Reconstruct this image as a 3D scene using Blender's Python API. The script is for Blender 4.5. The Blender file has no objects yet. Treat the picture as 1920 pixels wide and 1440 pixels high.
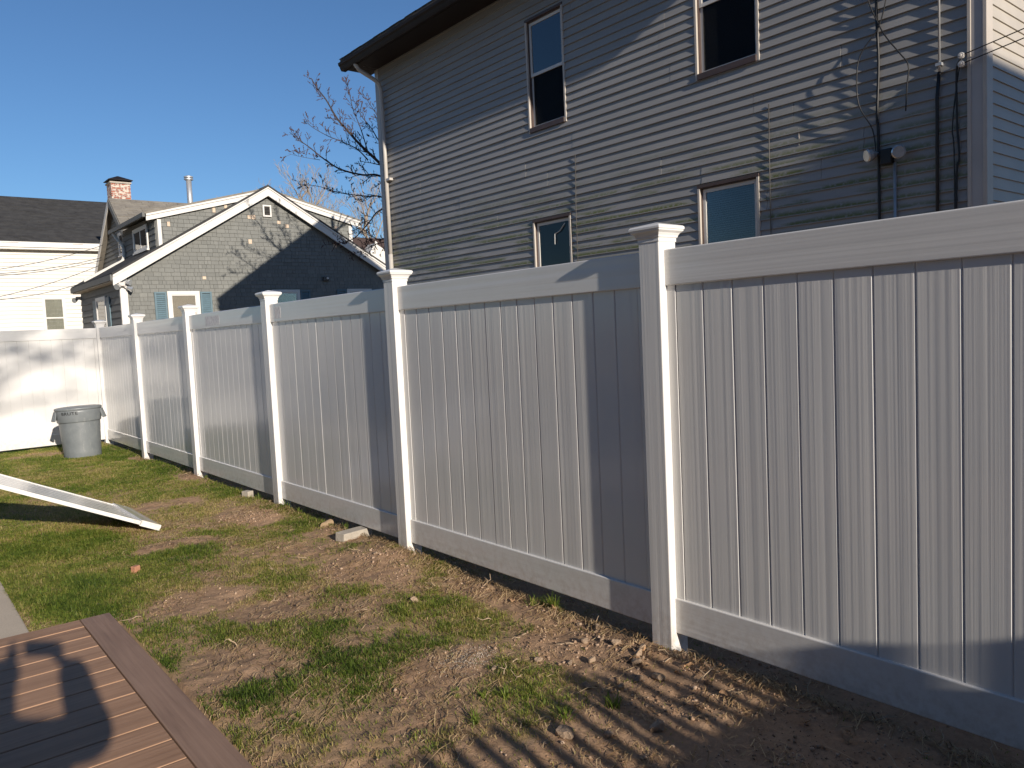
import bpy, bmesh, math, random
import numpy as np
from mathutils import Vector, Matrix, Quaternion

random.seed(7)
rng = np.random.default_rng(11)
S = bpy.context.scene
COL = S.collection
R = math.radians

# ------------------------------------------------------------------ camera
CAM = np.array([-3.0073, -2.5167, 1.6244]); FPX = 1457.0
YAW, PITCH, ROLL = 0.6853, 0.0702, -0.0468
_c, _s, _cp, _sp = math.cos(YAW), math.sin(YAW), math.cos(PITCH), math.sin(PITCH)
FWD = np.array([_s*_cp, _c*_cp, -_sp]); _rt = np.array([_c, -_s, 0.0]); _up = np.cross(_rt, FWD)
RT = math.cos(ROLL)*_rt + math.sin(ROLL)*_up
UP = -math.sin(ROLL)*_rt + math.cos(ROLL)*_up
cam = bpy.data.cameras.new('camera'); cam.sensor_width = 36; cam.lens = FPX/1920*36
cam.clip_start = 0.02; cam.clip_end = 2000
camo = bpy.data.objects.new('camera', cam); COL.objects.link(camo)
camo.matrix_world = Matrix(((RT[0], UP[0], -FWD[0], CAM[0]), (RT[1], UP[1], -FWD[1], CAM[1]), (RT[2], UP[2], -FWD[2], CAM[2]), (0, 0, 0, 1)))
S.camera = camo
S.render.resolution_x = 1024; S.render.resolution_y = 768

# ------------------------------------------------------------------ light
SUN_AZ, SUN_EL = R(6.6), R(18.0)
world = bpy.data.worlds.new('World'); S.world = world; world.use_nodes = True
wn = world.node_tree; wn.nodes.clear()
sky = wn.nodes.new('ShaderNodeTexSky'); sky.sky_type = 'NISHITA'; sky.sun_disc = False
sky.sun_elevation = SUN_EL; sky.sun_rotation = math.pi + SUN_AZ
sky.altitude = 0; sky.air_density = 1.0; sky.dust_density = 0.0; sky.ozone_density = 6.0
bg = wn.nodes.new('ShaderNodeBackground'); bg.inputs[1].default_value = 0.073
wo = wn.nodes.new('ShaderNodeOutputWorld')
wn.links.new(sky.outputs[0], bg.inputs[0]); wn.links.new(bg.outputs[0], wo.inputs[0])
sun = bpy.data.lights.new('sun', 'SUN'); sun.energy = 4.2; sun.angle = R(0.53); sun.color = (1.0, 0.90, 0.78)
suno = bpy.data.objects.new('sun', sun); COL.objects.link(suno)
SD = Vector((math.sin(SUN_AZ)*math.cos(SUN_EL), math.cos(SUN_AZ)*math.cos(SUN_EL), -math.sin(SUN_EL)))
suno.rotation_euler = SD.to_track_quat('-Z', 'Y').to_euler(); suno.location = (-3, -20, 15)
S.view_settings.view_transform = 'Standard'; S.view_settings.look = 'None'
S.view_settings.exposure = 0.5; S.view_settings.gamma = 1.0; S.view_settings.use_curve_mapping = False

# ------------------------------------------------------------------ helpers
def ray(px, py): return FWD*FPX + RT*(px-960) - UP*(py-720)
def atX(px, py, X): d = ray(px, py); return CAM + d*((X-CAM[0])/d[0])
def atY(px, py, Y): d = ray(px, py); return CAM + d*((Y-CAM[1])/d[1])
def atZ(px, py, Z): d = ray(px, py); return CAM + d*((Z-CAM[2])/d[2])

def tag(o, label=None, cat=None, group=None, kind=None):
    if label: o['label'] = label
    if cat: o['category'] = cat
    if group: o['group'] = group
    if kind: o['kind'] = kind
    return o
def thing(name, label, cat, loc=(0, 0, 0), group=None):
    o = bpy.data.objects.new(name, None); o.location = loc; o.empty_display_size = .1
    COL.objects.link(o); return tag(o, label, cat, group)
def put(name, me, parent=None, loc=None, rot=None):
    o = bpy.data.objects.new(name, me); COL.objects.link(o)
    if parent is not None: o.parent = parent
    if loc is not None: o.location = loc
    if rot is not None: o.rotation_euler = rot
    return o
def worldloc(o):
    v = Vector((0, 0, 0))
    while o is not None: v += o.location; o = o.parent
    return v

class MB:
    """collects polygons in world coordinates; build() makes one mesh object (parent offset removed)"""
    def __init__(s): s.v = []; s.f = []
    def poly(s, pts):
        b = len(s.v); s.v += [tuple(map(float, p)) for p in pts]; s.f.append(tuple(range(b, b+len(pts))))
    def box(s, x0, x1, y0, y1, z0, z1):
        if x0 > x1: x0, x1 = x1, x0
        if y0 > y1: y0, y1 = y1, y0
        if z0 > z1: z0, z1 = z1, z0
        b = len(s.v)
        s.v += [(x0, y0, z0), (x1, y0, z0), (x1, y1, z0), (x0, y1, z0), (x0, y0, z1), (x1, y0, z1), (x1, y1, z1), (x0, y1, z1)]
        s.f += [tuple(b+i for i in q) for q in ((0, 3, 2, 1), (4, 5, 6, 7), (0, 1, 5, 4), (1, 2, 6, 5), (2, 3, 7, 6), (3, 0, 4, 7))]
        return s
    def fbox(s, fr, u0, u1, v0, v1, n0, n1):
        O, U, V, N = fr
        def P(u, v, n): return tuple(O[i]+U[i]*u+V[i]*v+N[i]*n for i in range(3))
        b = len(s.v)
        s.v += [P(u0, v0, n0), P(u1, v0, n0), P(u1, v1, n0), P(u0, v1, n0), P(u0, v0, n1), P(u1, v0, n1), P(u1, v1, n1), P(u0, v1, n1)]
        s.f += [tuple(b+i for i in q) for q in ((0, 3, 2, 1), (4, 5, 6, 7), (0, 1, 5, 4), (1, 2, 6, 5), (2, 3, 7, 6), (3, 0, 4, 7))]
        return s
    def prism(s, poly, ext):
        """poly: list of 3D points, ext: vector"""
        n = len(poly); b = len(s.v)
        s.v += [tuple(map(float, p)) for p in poly] + [tuple(float(p[i]+ext[i]) for i in range(3)) for p in poly]
        s.f.append(tuple(range(b+n-1, b-1, -1))); s.f.append(tuple(range(b+n, b+2*n)))
        for i in range(n):
            j = (i+1) % n; s.f.append((b+i, b+j, b+n+j, b+n+i))
        return s
    def tube(s, pts, rad, n=6, cap=True):
        pts = [Vector(p) for p in pts]
        if not hasattr(rad, '__len__'): rad = [rad]*len(pts)
        b = len(s.v); up = Vector((0, 0, 1))
        prev = None
        for i, p in enumerate(pts):
            t = (pts[min(i+1, len(pts)-1)]-pts[max(i-1, 0)]).normalized()
            a = t.cross(up) if prev is None else prev - t*prev.dot(t)
            if a.length < 1e-4: a = t.cross(Vector((1, 0, 0)))
            a.normalize(); prev = a; c = t.cross(a)
            for k in range(n):
                an = 2*math.pi*k/n; q = p + (a*math.cos(an)+c*math.sin(an))*rad[i]; s.v.append(tuple(q))
        for i in range(len(pts)-1):
            for k in range(n):
                k2 = (k+1) % n; s.f.append((b+i*n+k, b+i*n+k2, b+(i+1)*n+k2, b+(i+1)*n+k))
        if cap:
            s.f.append(tuple(b+k for k in range(n-1, -1, -1))); e = b+(len(pts)-1)*n; s.f.append(tuple(e+k for k in range(n)))
        return s
    def lathe(s, prof, c=(0, 0, 0), n=32, cap=False):
        b = len(s.v)
        for r, z in prof:
            for k in range(n):
                a = 2*math.pi*k/n; s.v.append((c[0]+r*math.cos(a), c[1]+r*math.sin(a), c[2]+z))
        for i in range(len(prof)-1):
            for k in range(n):
                k2 = (k+1) % n; s.f.append((b+i*n+k, b+i*n+k2, b+(i+1)*n+k2, b+(i+1)*n+k))
        if cap:
            s.f.append(tuple(b+k for k in range(n-1, -1, -1))); e = b+(len(prof)-1)*n; s.f.append(tuple(e+k for k in range(n)))
        return s
    def sqloft(s, prof, c=(0, 0, 0)):
        """square rings (half, z)"""
        b = len(s.v)
        for h, z in prof:
            s.v += [(c[0]-h, c[1]-h, c[2]+z), (c[0]+h, c[1]-h, c[2]+z), (c[0]+h, c[1]+h, c[2]+z), (c[0]-h, c[1]+h, c[2]+z)]
        for i in range(len(prof)-1):
            for k in range(4):
                k2 = (k+1) % 4; s.f.append((b+i*4+k, b+i*4+k2, b+i*4+4+k2, b+i*4+4+k))
        s.f.append((b+3, b+2, b+1, b)); e = b+(len(prof)-1)*4; s.f.append((e, e+1, e+2, e+3))
        return s
    def mesh(s, name, mat=None, off=(0, 0, 0), smooth=False):
        me = bpy.data.meshes.new(name)
        ox, oy, oz = off
        me.from_pydata([(x-ox, y-oy, z-oz) for x, y, z in s.v], [], s.f)
        if mat: me.materials.append(mat)
        if smooth: me.polygons.foreach_set('use_smooth', [True]*len(me.polygons))
        me.update(); return me
    def build(s, name, mat, parent=None, smooth=False, bevel=0, seg=2):
        off = worldloc(parent) if parent is not None else (0, 0, 0)
        o = put(name, s.mesh(name, mat, off, smooth), parent)
        if bevel:
            m = o.modifiers.new('bevel', 'BEVEL'); m.width = bevel; m.segments = seg; m.limit_method = 'ANGLE'; m.angle_limit = R(40)
        return o
def own(o):
    """move a lone mesh's origin to its base centre"""
    me = o.data; n = len(me.vertices); a = np.empty(n*3); me.vertices.foreach_get('co', a); a = a.reshape(-1, 3)
    c = np.array([(a[:, 0].min()+a[:, 0].max())/2, (a[:, 1].min()+a[:, 1].max())/2, a[:, 2].min()])
    a -= c; me.vertices.foreach_set('co', a.ravel()); o.location = Vector(c); me.update(); return o

# ------------------------------------------------------------------ materials
class NT:
    def __init__(s, name):
        s.m = bpy.data.materials.new(name); s.m.use_nodes = True; s.t = s.m.node_tree
        s.b = s.t.nodes['Principled BSDF']; s.out = s.t.nodes['Material Output']
    def n(s, typ, **kw):
        x = s.t.nodes.new('ShaderNode'+typ)
        for k, v in kw.items(): setattr(x, k, v)
        return x
    def l(s, a, b): s.t.links.new(a, b)
    def setin(s, sock, v):
        if hasattr(v, 'is_output'): s.l(v, sock)
        else: sock.default_value = v
    def math(s, op, a, b=None, c=None, clamp=False):
        x = s.n('Math', operation=op, use_clamp=clamp); s.setin(x.inputs[0], a)
        if b is not None: s.setin(x.inputs[1], b)
        if c is not None: s.setin(x.inputs[2], c)
        return x.outputs[0]
    def vscale(s, vec, sc):
        x = s.n('Mapping'); s.l(vec, x.inputs[0]); x.inputs['Scale'].default_value = sc; return x.outputs[0]
    def noise(s, vec, scale, detail=4, rough=.55, dist=0):
        x = s.n('TexNoise'); s.l(vec, x.inputs['Vector']); x.inputs['Scale'].default_value = scale
        x.inputs['Detail'].default_value = detail; x.inputs['Roughness'].default_value = rough; x.inputs['Distortion'].default_value = dist
        return x.outputs[0]
    def ramp(s, fac, stops):
        x = s.n('ValToRGB'); s.l(fac, x.inputs[0]); e = x.color_ramp.elements
        while len(e) < len(stops): e.new(.5)
        for i, (p, c) in enumerate(stops):
            e[i].position = p; e[i].color = (*c, 1) if len(c) == 3 else c
        return x.outputs[0]
    def rng(s, v, a, b, c=0., d=1.):
        x = s.n('MapRange', clamp=True); s.setin(x.inputs[0], v)
        for i, q in enumerate((a, b, c, d)): x.inputs[i+1].default_value = q
        return x.outputs[0]
    def mix(s, fac, a, b, mode='MIX'):
        x = s.n('Mix', data_type='RGBA', blend_type=mode); s.setin(x.inputs[0], fac)
        for sock, v in ((x.inputs[6], a), (x.inputs[7], b)):
            if hasattr(v, 'is_output'): s.l(v, sock)
            else: sock.default_value = (*v, 1)
        return x.outputs[2]
    def pos(s): return s.n('NewGeometry').outputs['Position']
    def obj(s): return s.n('TexCoord').outputs['Object']
    def rnd(s): return s.n('ObjectInfo').outputs['Random']
    def bump(s, h, dist, strength=1.0, nrm=None):
        x = s.n('Bump'); s.l(h, x.inputs['Height']); x.inputs['Distance'].default_value = dist; x.inputs['Strength'].default_value = strength
        if nrm is not None: s.l(nrm, x.inputs['Normal'])
        s.l(x.outputs[0], s.b.inputs['Normal']); return x.outputs[0]
    def base(s, c):
        s.setin(s.b.inputs['Base Color'], c if hasattr(c, 'is_output') else (*c, 1))
    def rough(s, v): s.setin(s.b.inputs['Roughness'], v)
    def spec(s, v): s.b.inputs['Specular IOR Level'].default_value = v

def simple(name, col, rough=.6, var=.12, scale=6, bump=0, bscale=60, spec=.5, metal=0):
    t = NT(name); p = t.pos()
    n = t.noise(p, scale, 5); f = t.rng(n, .3, .7)
    t.base(t.mix(f, tuple(c*(1-var) for c in col), tuple(min(1, c*(1+var)) for c in col)))
    t.rough(rough); t.spec(spec); t.b.inputs['Metallic'].default_value = metal
    if bump: t.bump(t.noise(p, bscale, 4), bump)
    return t.m

def vinyl(name, axis, vert, col=(.725, .715, .695), r=.15):
    """extruded vinyl: faint draw marks running along the extrusion"""
    t = NT(name); o = t.obj(); rn = t.rnd()
    off = t.n('VectorMath', operation='ADD'); t.l(o, off.inputs[0])
    cx = t.n('CombineXYZ'); sh = t.math('MULTIPLY', rn, 13.7)
    for i in range(3): t.l(sh, cx.inputs[i])
    t.l(cx.outputs[0], off.inputs[1]); v = off.outputs[0]
    sc = [0, 0, 0]; sc[axis] = 1.0; sc[vert] = .006
    n1 = t.noise(t.vscale(v, tuple(sc)), 26, 2, .45)
    n2 = t.noise(t.vscale(v, tuple(sc)), 95, 2, .5)
    n0 = t.rng(t.noise(t.vscale(v, tuple(sc)), 9, 1, .5), .35, .62, .15, 1.)
    h = t.math('ADD', t.math('MULTIPLY', n1, 1.0), t.math('MULTIPLY', t.math('MULTIPLY', n2, n0), .30))
    t.bump(h, .0023, .8)
    g = t.noise(t.pos(), 2.2, 5, .6); dirt = t.rng(g, .35, .75)
    zz = t.n('SeparateXYZ'); t.l(t.pos(), zz.inputs[0])
    spl = t.math('MULTIPLY', t.rng(zz.outputs[2], .30, .02), t.rng(t.noise(t.pos(), 24, 5, .7), .42, .66))
    c = t.mix(t.math('MULTIPLY', dirt, .5), col, tuple(x*.93 for x in col))
    c = t.mix(t.math('MULTIPLY', spl, .45), c, (.36, .27, .19))
    t.base(c); t.rough(t.rng(n1, .3, .7, r-.06, r+.08)); t.spec(.5)
    return t.m

M = {}
M['vinyl_y'] = vinyl('vinyl_picket', 1, 2)
M['vinyl_rail'] = vinyl('vinyl_rail', 2, 1)
M['vinyl_post'] = vinyl('vinyl_post', 1, 2, r=.3)
M['vinyl_plain'] = simple('vinyl_plain', (.745, .738, .72), .3, .03, 3)
M['white_paint'] = simple('white_paint', (.66, .64, .60), .5, .05, 4, .0006, 30)
M['metal_dark'] = simple('dark_brown_aluminium', (.020, .015, .014), .6, .15, 3, spec=.2)
M['brown_trim'] = simple('brown_window_trim', (.075, .048, .04), .5, .15, 8)
M['trim_cream'] = simple('cream_trim', (.50, .45, .39), .45, .06, 4)
M['cable'] = simple('black_cable', (.012, .012, .013), .5, .2, 10)
M['cable_grey'] = simple('grey_cable', (.07, .065, .06), .5, .2, 10)
M['steel'] = simple('galvanised_steel', (.48, .49, .50), .5, .12, 8, metal=.6)
M['lamp_glass'] = simple('lamp_lens', (.55, .57, .58), .15, .1, 20, metal=.6)
M['ceramic'] = simple('white_ceramic', (.6, .57, .53), .3, .1, 20)
M['stone'] = simple('stone', (.33, .24, .165), .95, .3, 22, .012, 60)
M['concrete'] = simple('paver_concrete', (.40, .36, .30), .9, .15, 14, .003, 60)
M['red_brick'] = simple('red_brick_chip', (.42, .20, .12), .9, .2, 20, .003, 60)
M['skin'] = simple('skin', (.55, .33, .24), .5, .06, 10)
M['cloth'] = simple('dark_jacket', (.03, .032, .04), .85, .2, 14, .002, 40)
M['phone'] = simple('black_phone', (.01, .01, .012), .2, .05, 10)
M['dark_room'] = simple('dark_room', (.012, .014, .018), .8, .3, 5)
M['blind'] = simple('window_blind', (.075, .082, .075), .6, .06, 5)
M['shade'] = simple('roller_shade', (.52, .44, .33), .7, .04, 5)
M['curtain'] = simple('pale_curtain', (.50, .47, .36), .8, .1, 5)
M['shutter'] = simple('blue_shutter', (.10, .165, .20), .6, .1, 10)
M['roof_brown'] = simple('brown_roof', (.07, .045, .038), .95, .3, 30, .004, 60)
M['wood'] = simple('sawn_wood', (.42, .30, .18), .8, .2, 12, .002, 60)

def glass(name, ior=2.3):
    t = NT(name); g = t.n('BsdfGlossy'); g.inputs['Roughness'].default_value = .015
    tr = t.n('BsdfTransparent'); tr.inputs[0].default_value = (.86, .88, .9, 1)
    nb = t.n('Bump'); nz = t.noise(t.vscale(t.pos(), (1, 1, 1)), 1.6, 2); t.l(nz, nb.inputs['Height']); nb.inputs['Distance'].default_value = .002
    t.l(nb.outputs[0], g.inputs['Normal'])
    fr = t.n('Fresnel'); fr.inputs[0].default_value = ior
    mx = t.n('MixShader'); t.l(fr.outputs[0], mx.inputs[0]); t.l(tr.outputs[0], mx.inputs[1]); t.l(g.outputs[0], mx.inputs[2])
    t.l(mx.outputs[0], t.out.inputs['Surface']); return t.m
M['glass'] = glass('window_glass'); M['glass_low'] = glass('lower_window_glass', ior=1.55)

def screen_mat():
    t = NT('insect_screen'); d = t.n('BsdfDiffuse'); d.inputs[0].default_value = (.015, .016, .018, 1); tr = t.n('BsdfTransparent')
    mx = t.n('MixShader'); mx.inputs[0].default_value = .55; t.l(tr.outputs[0], mx.inputs[1]); t.l(d.outputs[0], mx.inputs[2]); t.l(mx.outputs[0], t.out.inputs['Surface']); return t.m
M['screen'] = screen_mat()
def siding_mat():
    t = NT('aged_tan_siding'); p = t.pos(); sp = t.n('SeparateXYZ'); t.l(p, sp.inputs[0])
    z = sp.outputs[2]
    st = t.noise(t.vscale(p, (1, .35, 3)), 3.0, 5, .6)
    base = t.mix(t.rng(st, .3, .7), (.285, .278, .265), (.345, .335, .318))
    rn = t.rnd(); base = t.mix(t.math('MULTIPLY', t.rng(rn, 0, 1), .22), base, (.265, .26, .255))
    # algae: green film along the lower lip of the courses, only on the lower wall
    fr = t.math('FRACT', t.math('DIVIDE', t.math('ADD', z, .0), .1016))
    lip = t.math('MULTIPLY', t.rng(fr, .62, .18), t.rng(fr, .0, .06))
    a = t.noise(t.vscale(p, (1, 1.1, 9)), 1.0, 3, .5)
    b = t.noise(p, 26, 5, .7)
    low = t.math('MULTIPLY', t.rng(z, 3.75, 3.1), t.rng(sp.outputs[1], -.6, 1.2, .6, 1))
    m = t.math('MULTIPLY', t.math('MULTIPLY', t.rng(a, .44, .53), t.rng(b, .30, .50)), t.math('MULTIPLY', lip, low))
    base = t.mix(t.math('MULTIPLY', m, .95, clamp=True), base, (.115, .128, .022))
    # grime film along the drip side of the corner post
    g2 = t.math('MULTIPLY', t.rng(t.noise(p, 9, 5, .7), .42, .62), t.math('MULTIPLY', t.rng(sp.outputs[1], 6.5, 9.6), t.rng(z, 4.3, 3.4)))
    base = t.mix(t.math('MULTIPLY', g2, .5), base, (.13, .125, .09))
    t.base(base); t.rough(.42); t.spec(.4)
    n = t.noise(t.vscale(p, (1, .12, 2.5)), 14, 3)
    t.bump(n, .0012, .6)
    return t.m
M['siding'] = siding_mat()
M['siding_front'] = simple('cream_siding', (.46, .42, .36), .45, .06, 3, .0006, 12)
M['corner'] = simple('corner_trim', (.44, .42, .40), .4, .06, 3)

def shingle_roof(name, c1, c2, sx=.3, sz=.14, axis_u=0):
    t = NT(name); p = t.pos()
    v = t.noise(t.vscale(p, (2.2, 2.2, 6)), 1.2, 3); w = t.noise(p, 45, 4, .7)
    c = t.mix(t.rng(v, .3, .7), c1, c2); c = t.mix(t.math('MULTIPLY', t.rng(w, .35, .7), .5), c, tuple(x*.45 for x in c1))
    t.base(c); t.rough(.95); t.spec(.2); t.bump(w, .006); return t.m
M['roof_tan'] = shingle_roof('weathered_roof', (.10, .085, .075), (.15, .13, .11))
M['roof_dark'] = shingle_roof('charcoal_roof', (.045, .045, .047), (.075, .074, .073))
M['roof_grey'] = shingle_roof('pale_roof', (.21, .19, .165), (.31, .285, .24))

def shingle_wall():
    t = NT('painted_wall_shingles'); p = t.pos()
    v = t.n('TexVoronoi'); t.l(t.vscale(p, (5, .01, 8.4)), v.inputs['Vector']); v.inputs['Scale'].default_value = 1
    n = t.noise(t.vscale(p, (40, 40, 3)), 1.0, 3)
    at = t.n('Attribute', attribute_name='tone')
    c = t.mix(at.outputs['Fac'], (.158, .162, .152), (.225, .228, .212))
    c = t.mix(t.math('MULTIPLY', t.rng(n, .35, .7), .35), c, (.14, .143, .13))
    t.base(c); t.rough(.8); t.spec(.3); t.bump(n, .003); return t.m
M['shingles'] = shingle_wall()
M['grey_clap'] = simple('grey_clapboard', (.13, .132, .125), .7, .1, 5)
M['white_clap'] = simple('white_clapboard', (.64, .62, .57), .5, .03, 2)

def brick_mat():
    t = NT('whitewashed_brick'); p = t.pos()
    mp = t.n('Mapping'); t.l(p, mp.inputs[0]); mp.inputs['Rotation'].default_value = (R(90), 0, 0)
    b = t.n('TexBrick'); t.l(mp.outputs[0], b.inputs['Vector']); b.inputs['Scale'].default_value = 1
    b.inputs['Brick Width'].default_value = .21; b.inputs['Row Height'].default_value = .075; b.inputs['Mortar Size'].default_value = .012
    b.inputs['Color1'].default_value = (.30, .085, .05, 1); b.inputs['Color2'].default_value = (.38, .12, .07, 1); b.inputs['Mortar'].default_value = (.4, .36, .32, 1)
    w = t.rng(t.noise(t.vscale(p, (1, 1, 1.6)), 6.5, 4, .6), .50, .56)
    t.base(t.mix(w, b.outputs[0], (.62, .54, .45))); t.rough(.9); t.bump(b.outputs['Fac'], .01); return t.m
M['brick'] = brick_mat()

def deck_mat(name, ax, c1, c2):
    t = NT(name); p = t.pos(); rn = t.rnd()
    sc = [60, 60, 60]; sc[ax] = 2.2
    off = t.n('VectorMath', operation='ADD'); t.l(p, off.inputs[0]); cx = t.n('CombineXYZ'); t.l(t.math('MULTIPLY', rn, 9.1), cx.inputs[0]); t.l(t.math('MULTIPLY', rn, 5.3), cx.inputs[1]); t.l(cx.outputs[0], off.inputs[1])
    v = off.outputs[0]
    g = t.noise(t.vscale(v, tuple(sc)), 1.0, 5, .6, .4)
    g2 = t.noise(t.vscale(v, tuple(x*.3 for x in sc)), 1.0, 3, .5, .8)
    big = t.noise(v, 2.5, 4)
    c = t.mix(t.rng(g, .3, .7), c1, c2)
    c = t.mix(t.math('MULTIPLY', t.rng(g2, .45, .7), .45), c, tuple(x*.62 for x in c1))
    c = t.mix(t.math('MULTIPLY', t.rng(big, .4, .7), .3), c, tuple(x*1.2 for x in c2))
    spk = t.rng(t.noise(v, 17, 3, .8), .72, .76); c = t.mix(t.math('MULTIPLY', spk, .5), c, (.33, .27, .22))
    t.base(c); t.rough(.62); t.spec(.35); t.bump(t.math('ADD', g, t.math('MULTIPLY', g2, .6)), .0016); return t.m
M['deck'] = deck_mat('composite_board', 0, (.30, .172, .098), (.42, .255, .158))
M['deck_border'] = deck_mat('composite_border', 1, (.235, .148, .102), (.33, .215, .152))

def path_mat():
    t = NT('concrete_path'); p = t.pos(); n = t.noise(p, 90, 5, .7); b = t.noise(p, 3, 4)
    c = t.mix(t.rng(n, .3, .7), (.46, .39, .30), (.60, .51, .40)); c = t.mix(t.math('MULTIPLY', t.rng(b, .4, .7), .4), c, (.42, .35, .27))
    t.base(c); t.rough(.95); t.bump(n, .0007); return t.m
M['path'] = path_mat()

def ground_mat():
    t = NT('yard_soil'); p = t.pos(); at = t.n('Attribute', attribute_name='turf').outputs['Fac']
    n1 = t.noise(p, 5, 6, .65); n2 = t.noise(p, 38, 6, .7); n3 = t.noise(p, 170, 4, .7)
    soil = t.mix(t.rng(n1, .3, .7), (.35, .222, .135), (.45, .30, .19))
    soil = t.mix(t.math('MULTIPLY', t.rng(n2, .42, .7), .55), soil, (.21, .135, .085))
    peb = t.rng(n3, .64, .70); soil = t.mix(t.math('MULTIPLY', peb, .4), soil, (.42, .33, .25))
    th = t.mix(t.rng(n3, .35, .65), (.30, .225, .10), (.46, .36, .17)); th = t.mix(t.rng(n2, .5, .75), th, (.20, .20, .06))
    f = t.math('MULTIPLY', at, t.rng(n2, .25, .55)); t.base(t.mix(f, soil, th))
    t.rough(.95); t.spec(.15)
    h = t.math('ADD', t.math('MULTIPLY', n2, .7), t.math('MULTIPLY', n3, .3)); t.bump(h, .010, .9); return t.m
M['ground'] = ground_mat()

def attr_mat(name, ramp, rough=.6, transl=0., spec=.3):
    t = NT(name); a = t.n('Attribute', attribute_name='tone').outputs['Fac']
    c = t.ramp(a, ramp); t.base(c); t.rough(rough); t.spec(spec)
    if transl:
        tl = t.n('BsdfTranslucent'); t.l(c, tl.inputs[0]); mx = t.n('MixShader'); mx.inputs[0].default_value = transl
        t.l(t.b.outputs[0], mx.inputs[1]); t.l(tl.outputs[0], mx.inputs[2]); t.l(mx.outputs[0], t.out.inputs['Surface'])
    return t.m
M['grass'] = attr_mat('grass_blades', [(0, (.105, .165, .026)), (.35, (.19, .265, .042)), (.58, (.30, .33, .065)), (.78, (.42, .37, .12)), (1, (.60, .47, .23))], .5, .5)
M['straw'] = attr_mat('dry_straw', [(0, (.20, .12, .055)), (.5, (.38, .26, .13)), (1, (.58, .44, .26))], .7)
M['clod'] = attr_mat('soil_clods', [(0, (.24, .155, .10)), (.6, (.36, .25, .17)), (1, (.46, .34, .25))], .95, 0, .15)
M['bark_dark'] = simple('dark_bark', (.055, .042, .038), .9, .25, 12, .004, 40)
M['bark_pale'] = simple('pale_bark', (.30, .245, .19), .9, .2, 6, .004, 40)
M['bud'] = simple('tree_bud', (.085, .045, .04), .8, .2, 30)

def can_mat():
    t = NT('grey_plastic'); p = t.pos(); n = t.noise(p, 7, 5, .65); s = t.noise(t.vscale(p, (1, 1, .3)), 18, 4, .7)
    c = t.mix(t.rng(n, .3, .7), (.145, .162, .172), (.19, .207, .215)); c = t.mix(t.math('MULTIPLY', t.rng(s, .58, .75), .45), c, (.36, .36, .34))
    t.base(c); t.rough(.42); t.bump(n, .003); return t.m
M['can'] = can_mat()

# ------------------------------------------------------------------ noise for terrain
_perm = np.random.default_rng(3).random((256, 256))
def vnoise(x, y):
    x = np.asarray(x, float); y = np.asarray(y, float)
    xi = np.floor(x).astype(int); yi = np.floor(y).astype(int); fx = x-xi; fy = y-yi
    fx = fx*fx*(3-2*fx); fy = fy*fy*(3-2*fy)
    g = lambda a, b: _perm[a % 256, b % 256]
    return (g(xi, yi)*(1-fx)+g(xi+1, yi)*fx)*(1-fy)+(g(xi, yi+1)*(1-fx)+g(xi+1, yi+1)*fx)*fy
def fbm(x, y, o=4, g=.5):
    s = 0; a = 1; t = 0
    for i in range(o):
        s = s+a*vnoise(x*2**i+17.3*i, y*2**i+5.1*i); t += a; a *= g
    return s/t
def ss(v, a, b): t = np.clip((v-a)/(b-a), 0, 1); return t*t*(3-2*t)
def ell(x, y, cx, cy, rx, ry, ang=0, soft=.5):
    c, s = math.cos(ang), math.sin(ang); dx = x-cx; dy = y-cy
    d = np.sqrt(((dx*c+dy*s)/rx)**2+((-dx*s+dy*c)/ry)**2)
    return 1-ss(d, 1-soft, 1+soft*.6)
SOIL = [(-.40, 2.28, .36, .42, 0), (-.42, 4.62, .26, .50, 0), (-.28, .22, .42, .55, 0), (-1.53, 2.50, .30, .30, 0), (-.05, 1.3, .28, .60, 0),
        (-1.2, 11.4, .5, .45, 0), (-.06, 3.15, .20, .45, 0), (-.2, -.9, 1.0, .8, 0), (-.05, 7.3, .22, .45, 0), (-.08, 9.7, .2, .4, 0), (-1.25, 2.05, .35, .22, .4),
        (-1.75, 1.35, .28, .30, 0), (-1.0, .55, .35, .22, .3), (-1.25, 4.1, .35, .2, .2), (-.8, 5.9, .45, .25, .1)]
LUSH = [(-2.15, 3.35, .35, 1.0, .1, 1.0), (-1.9, 4.9, .6, .8, 0, .75), (-.66, 1.28, .3, .28, 0, .6), (-.14, 3.9, .22, .38, 0, .7), (-.75, 1.98, .25, .25, 0, .5),
        (-.02, .86, .07, .10, 0, 1.0), (-1.25, 3.7, .35, .35, 0, .6), (-1.20, 1.45, .22, .18, 0, .6), (-.05, 6.2, .2, .8, 0, .7), (-.1, 8.6, .25, .9, 0, .7), (-.25, 10.3, .4, .6, 0, .6),
        (-1.75, .95, .22, .18, .3, .8), (-1.35, .95, .14, .20, .2, .7), (-1.0, .95, .20, .12, .3, .6), (-1.55, 1.8, .2, .14, .3, .7), (-.42, .62, .16, .12, .2, .6)]
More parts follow.
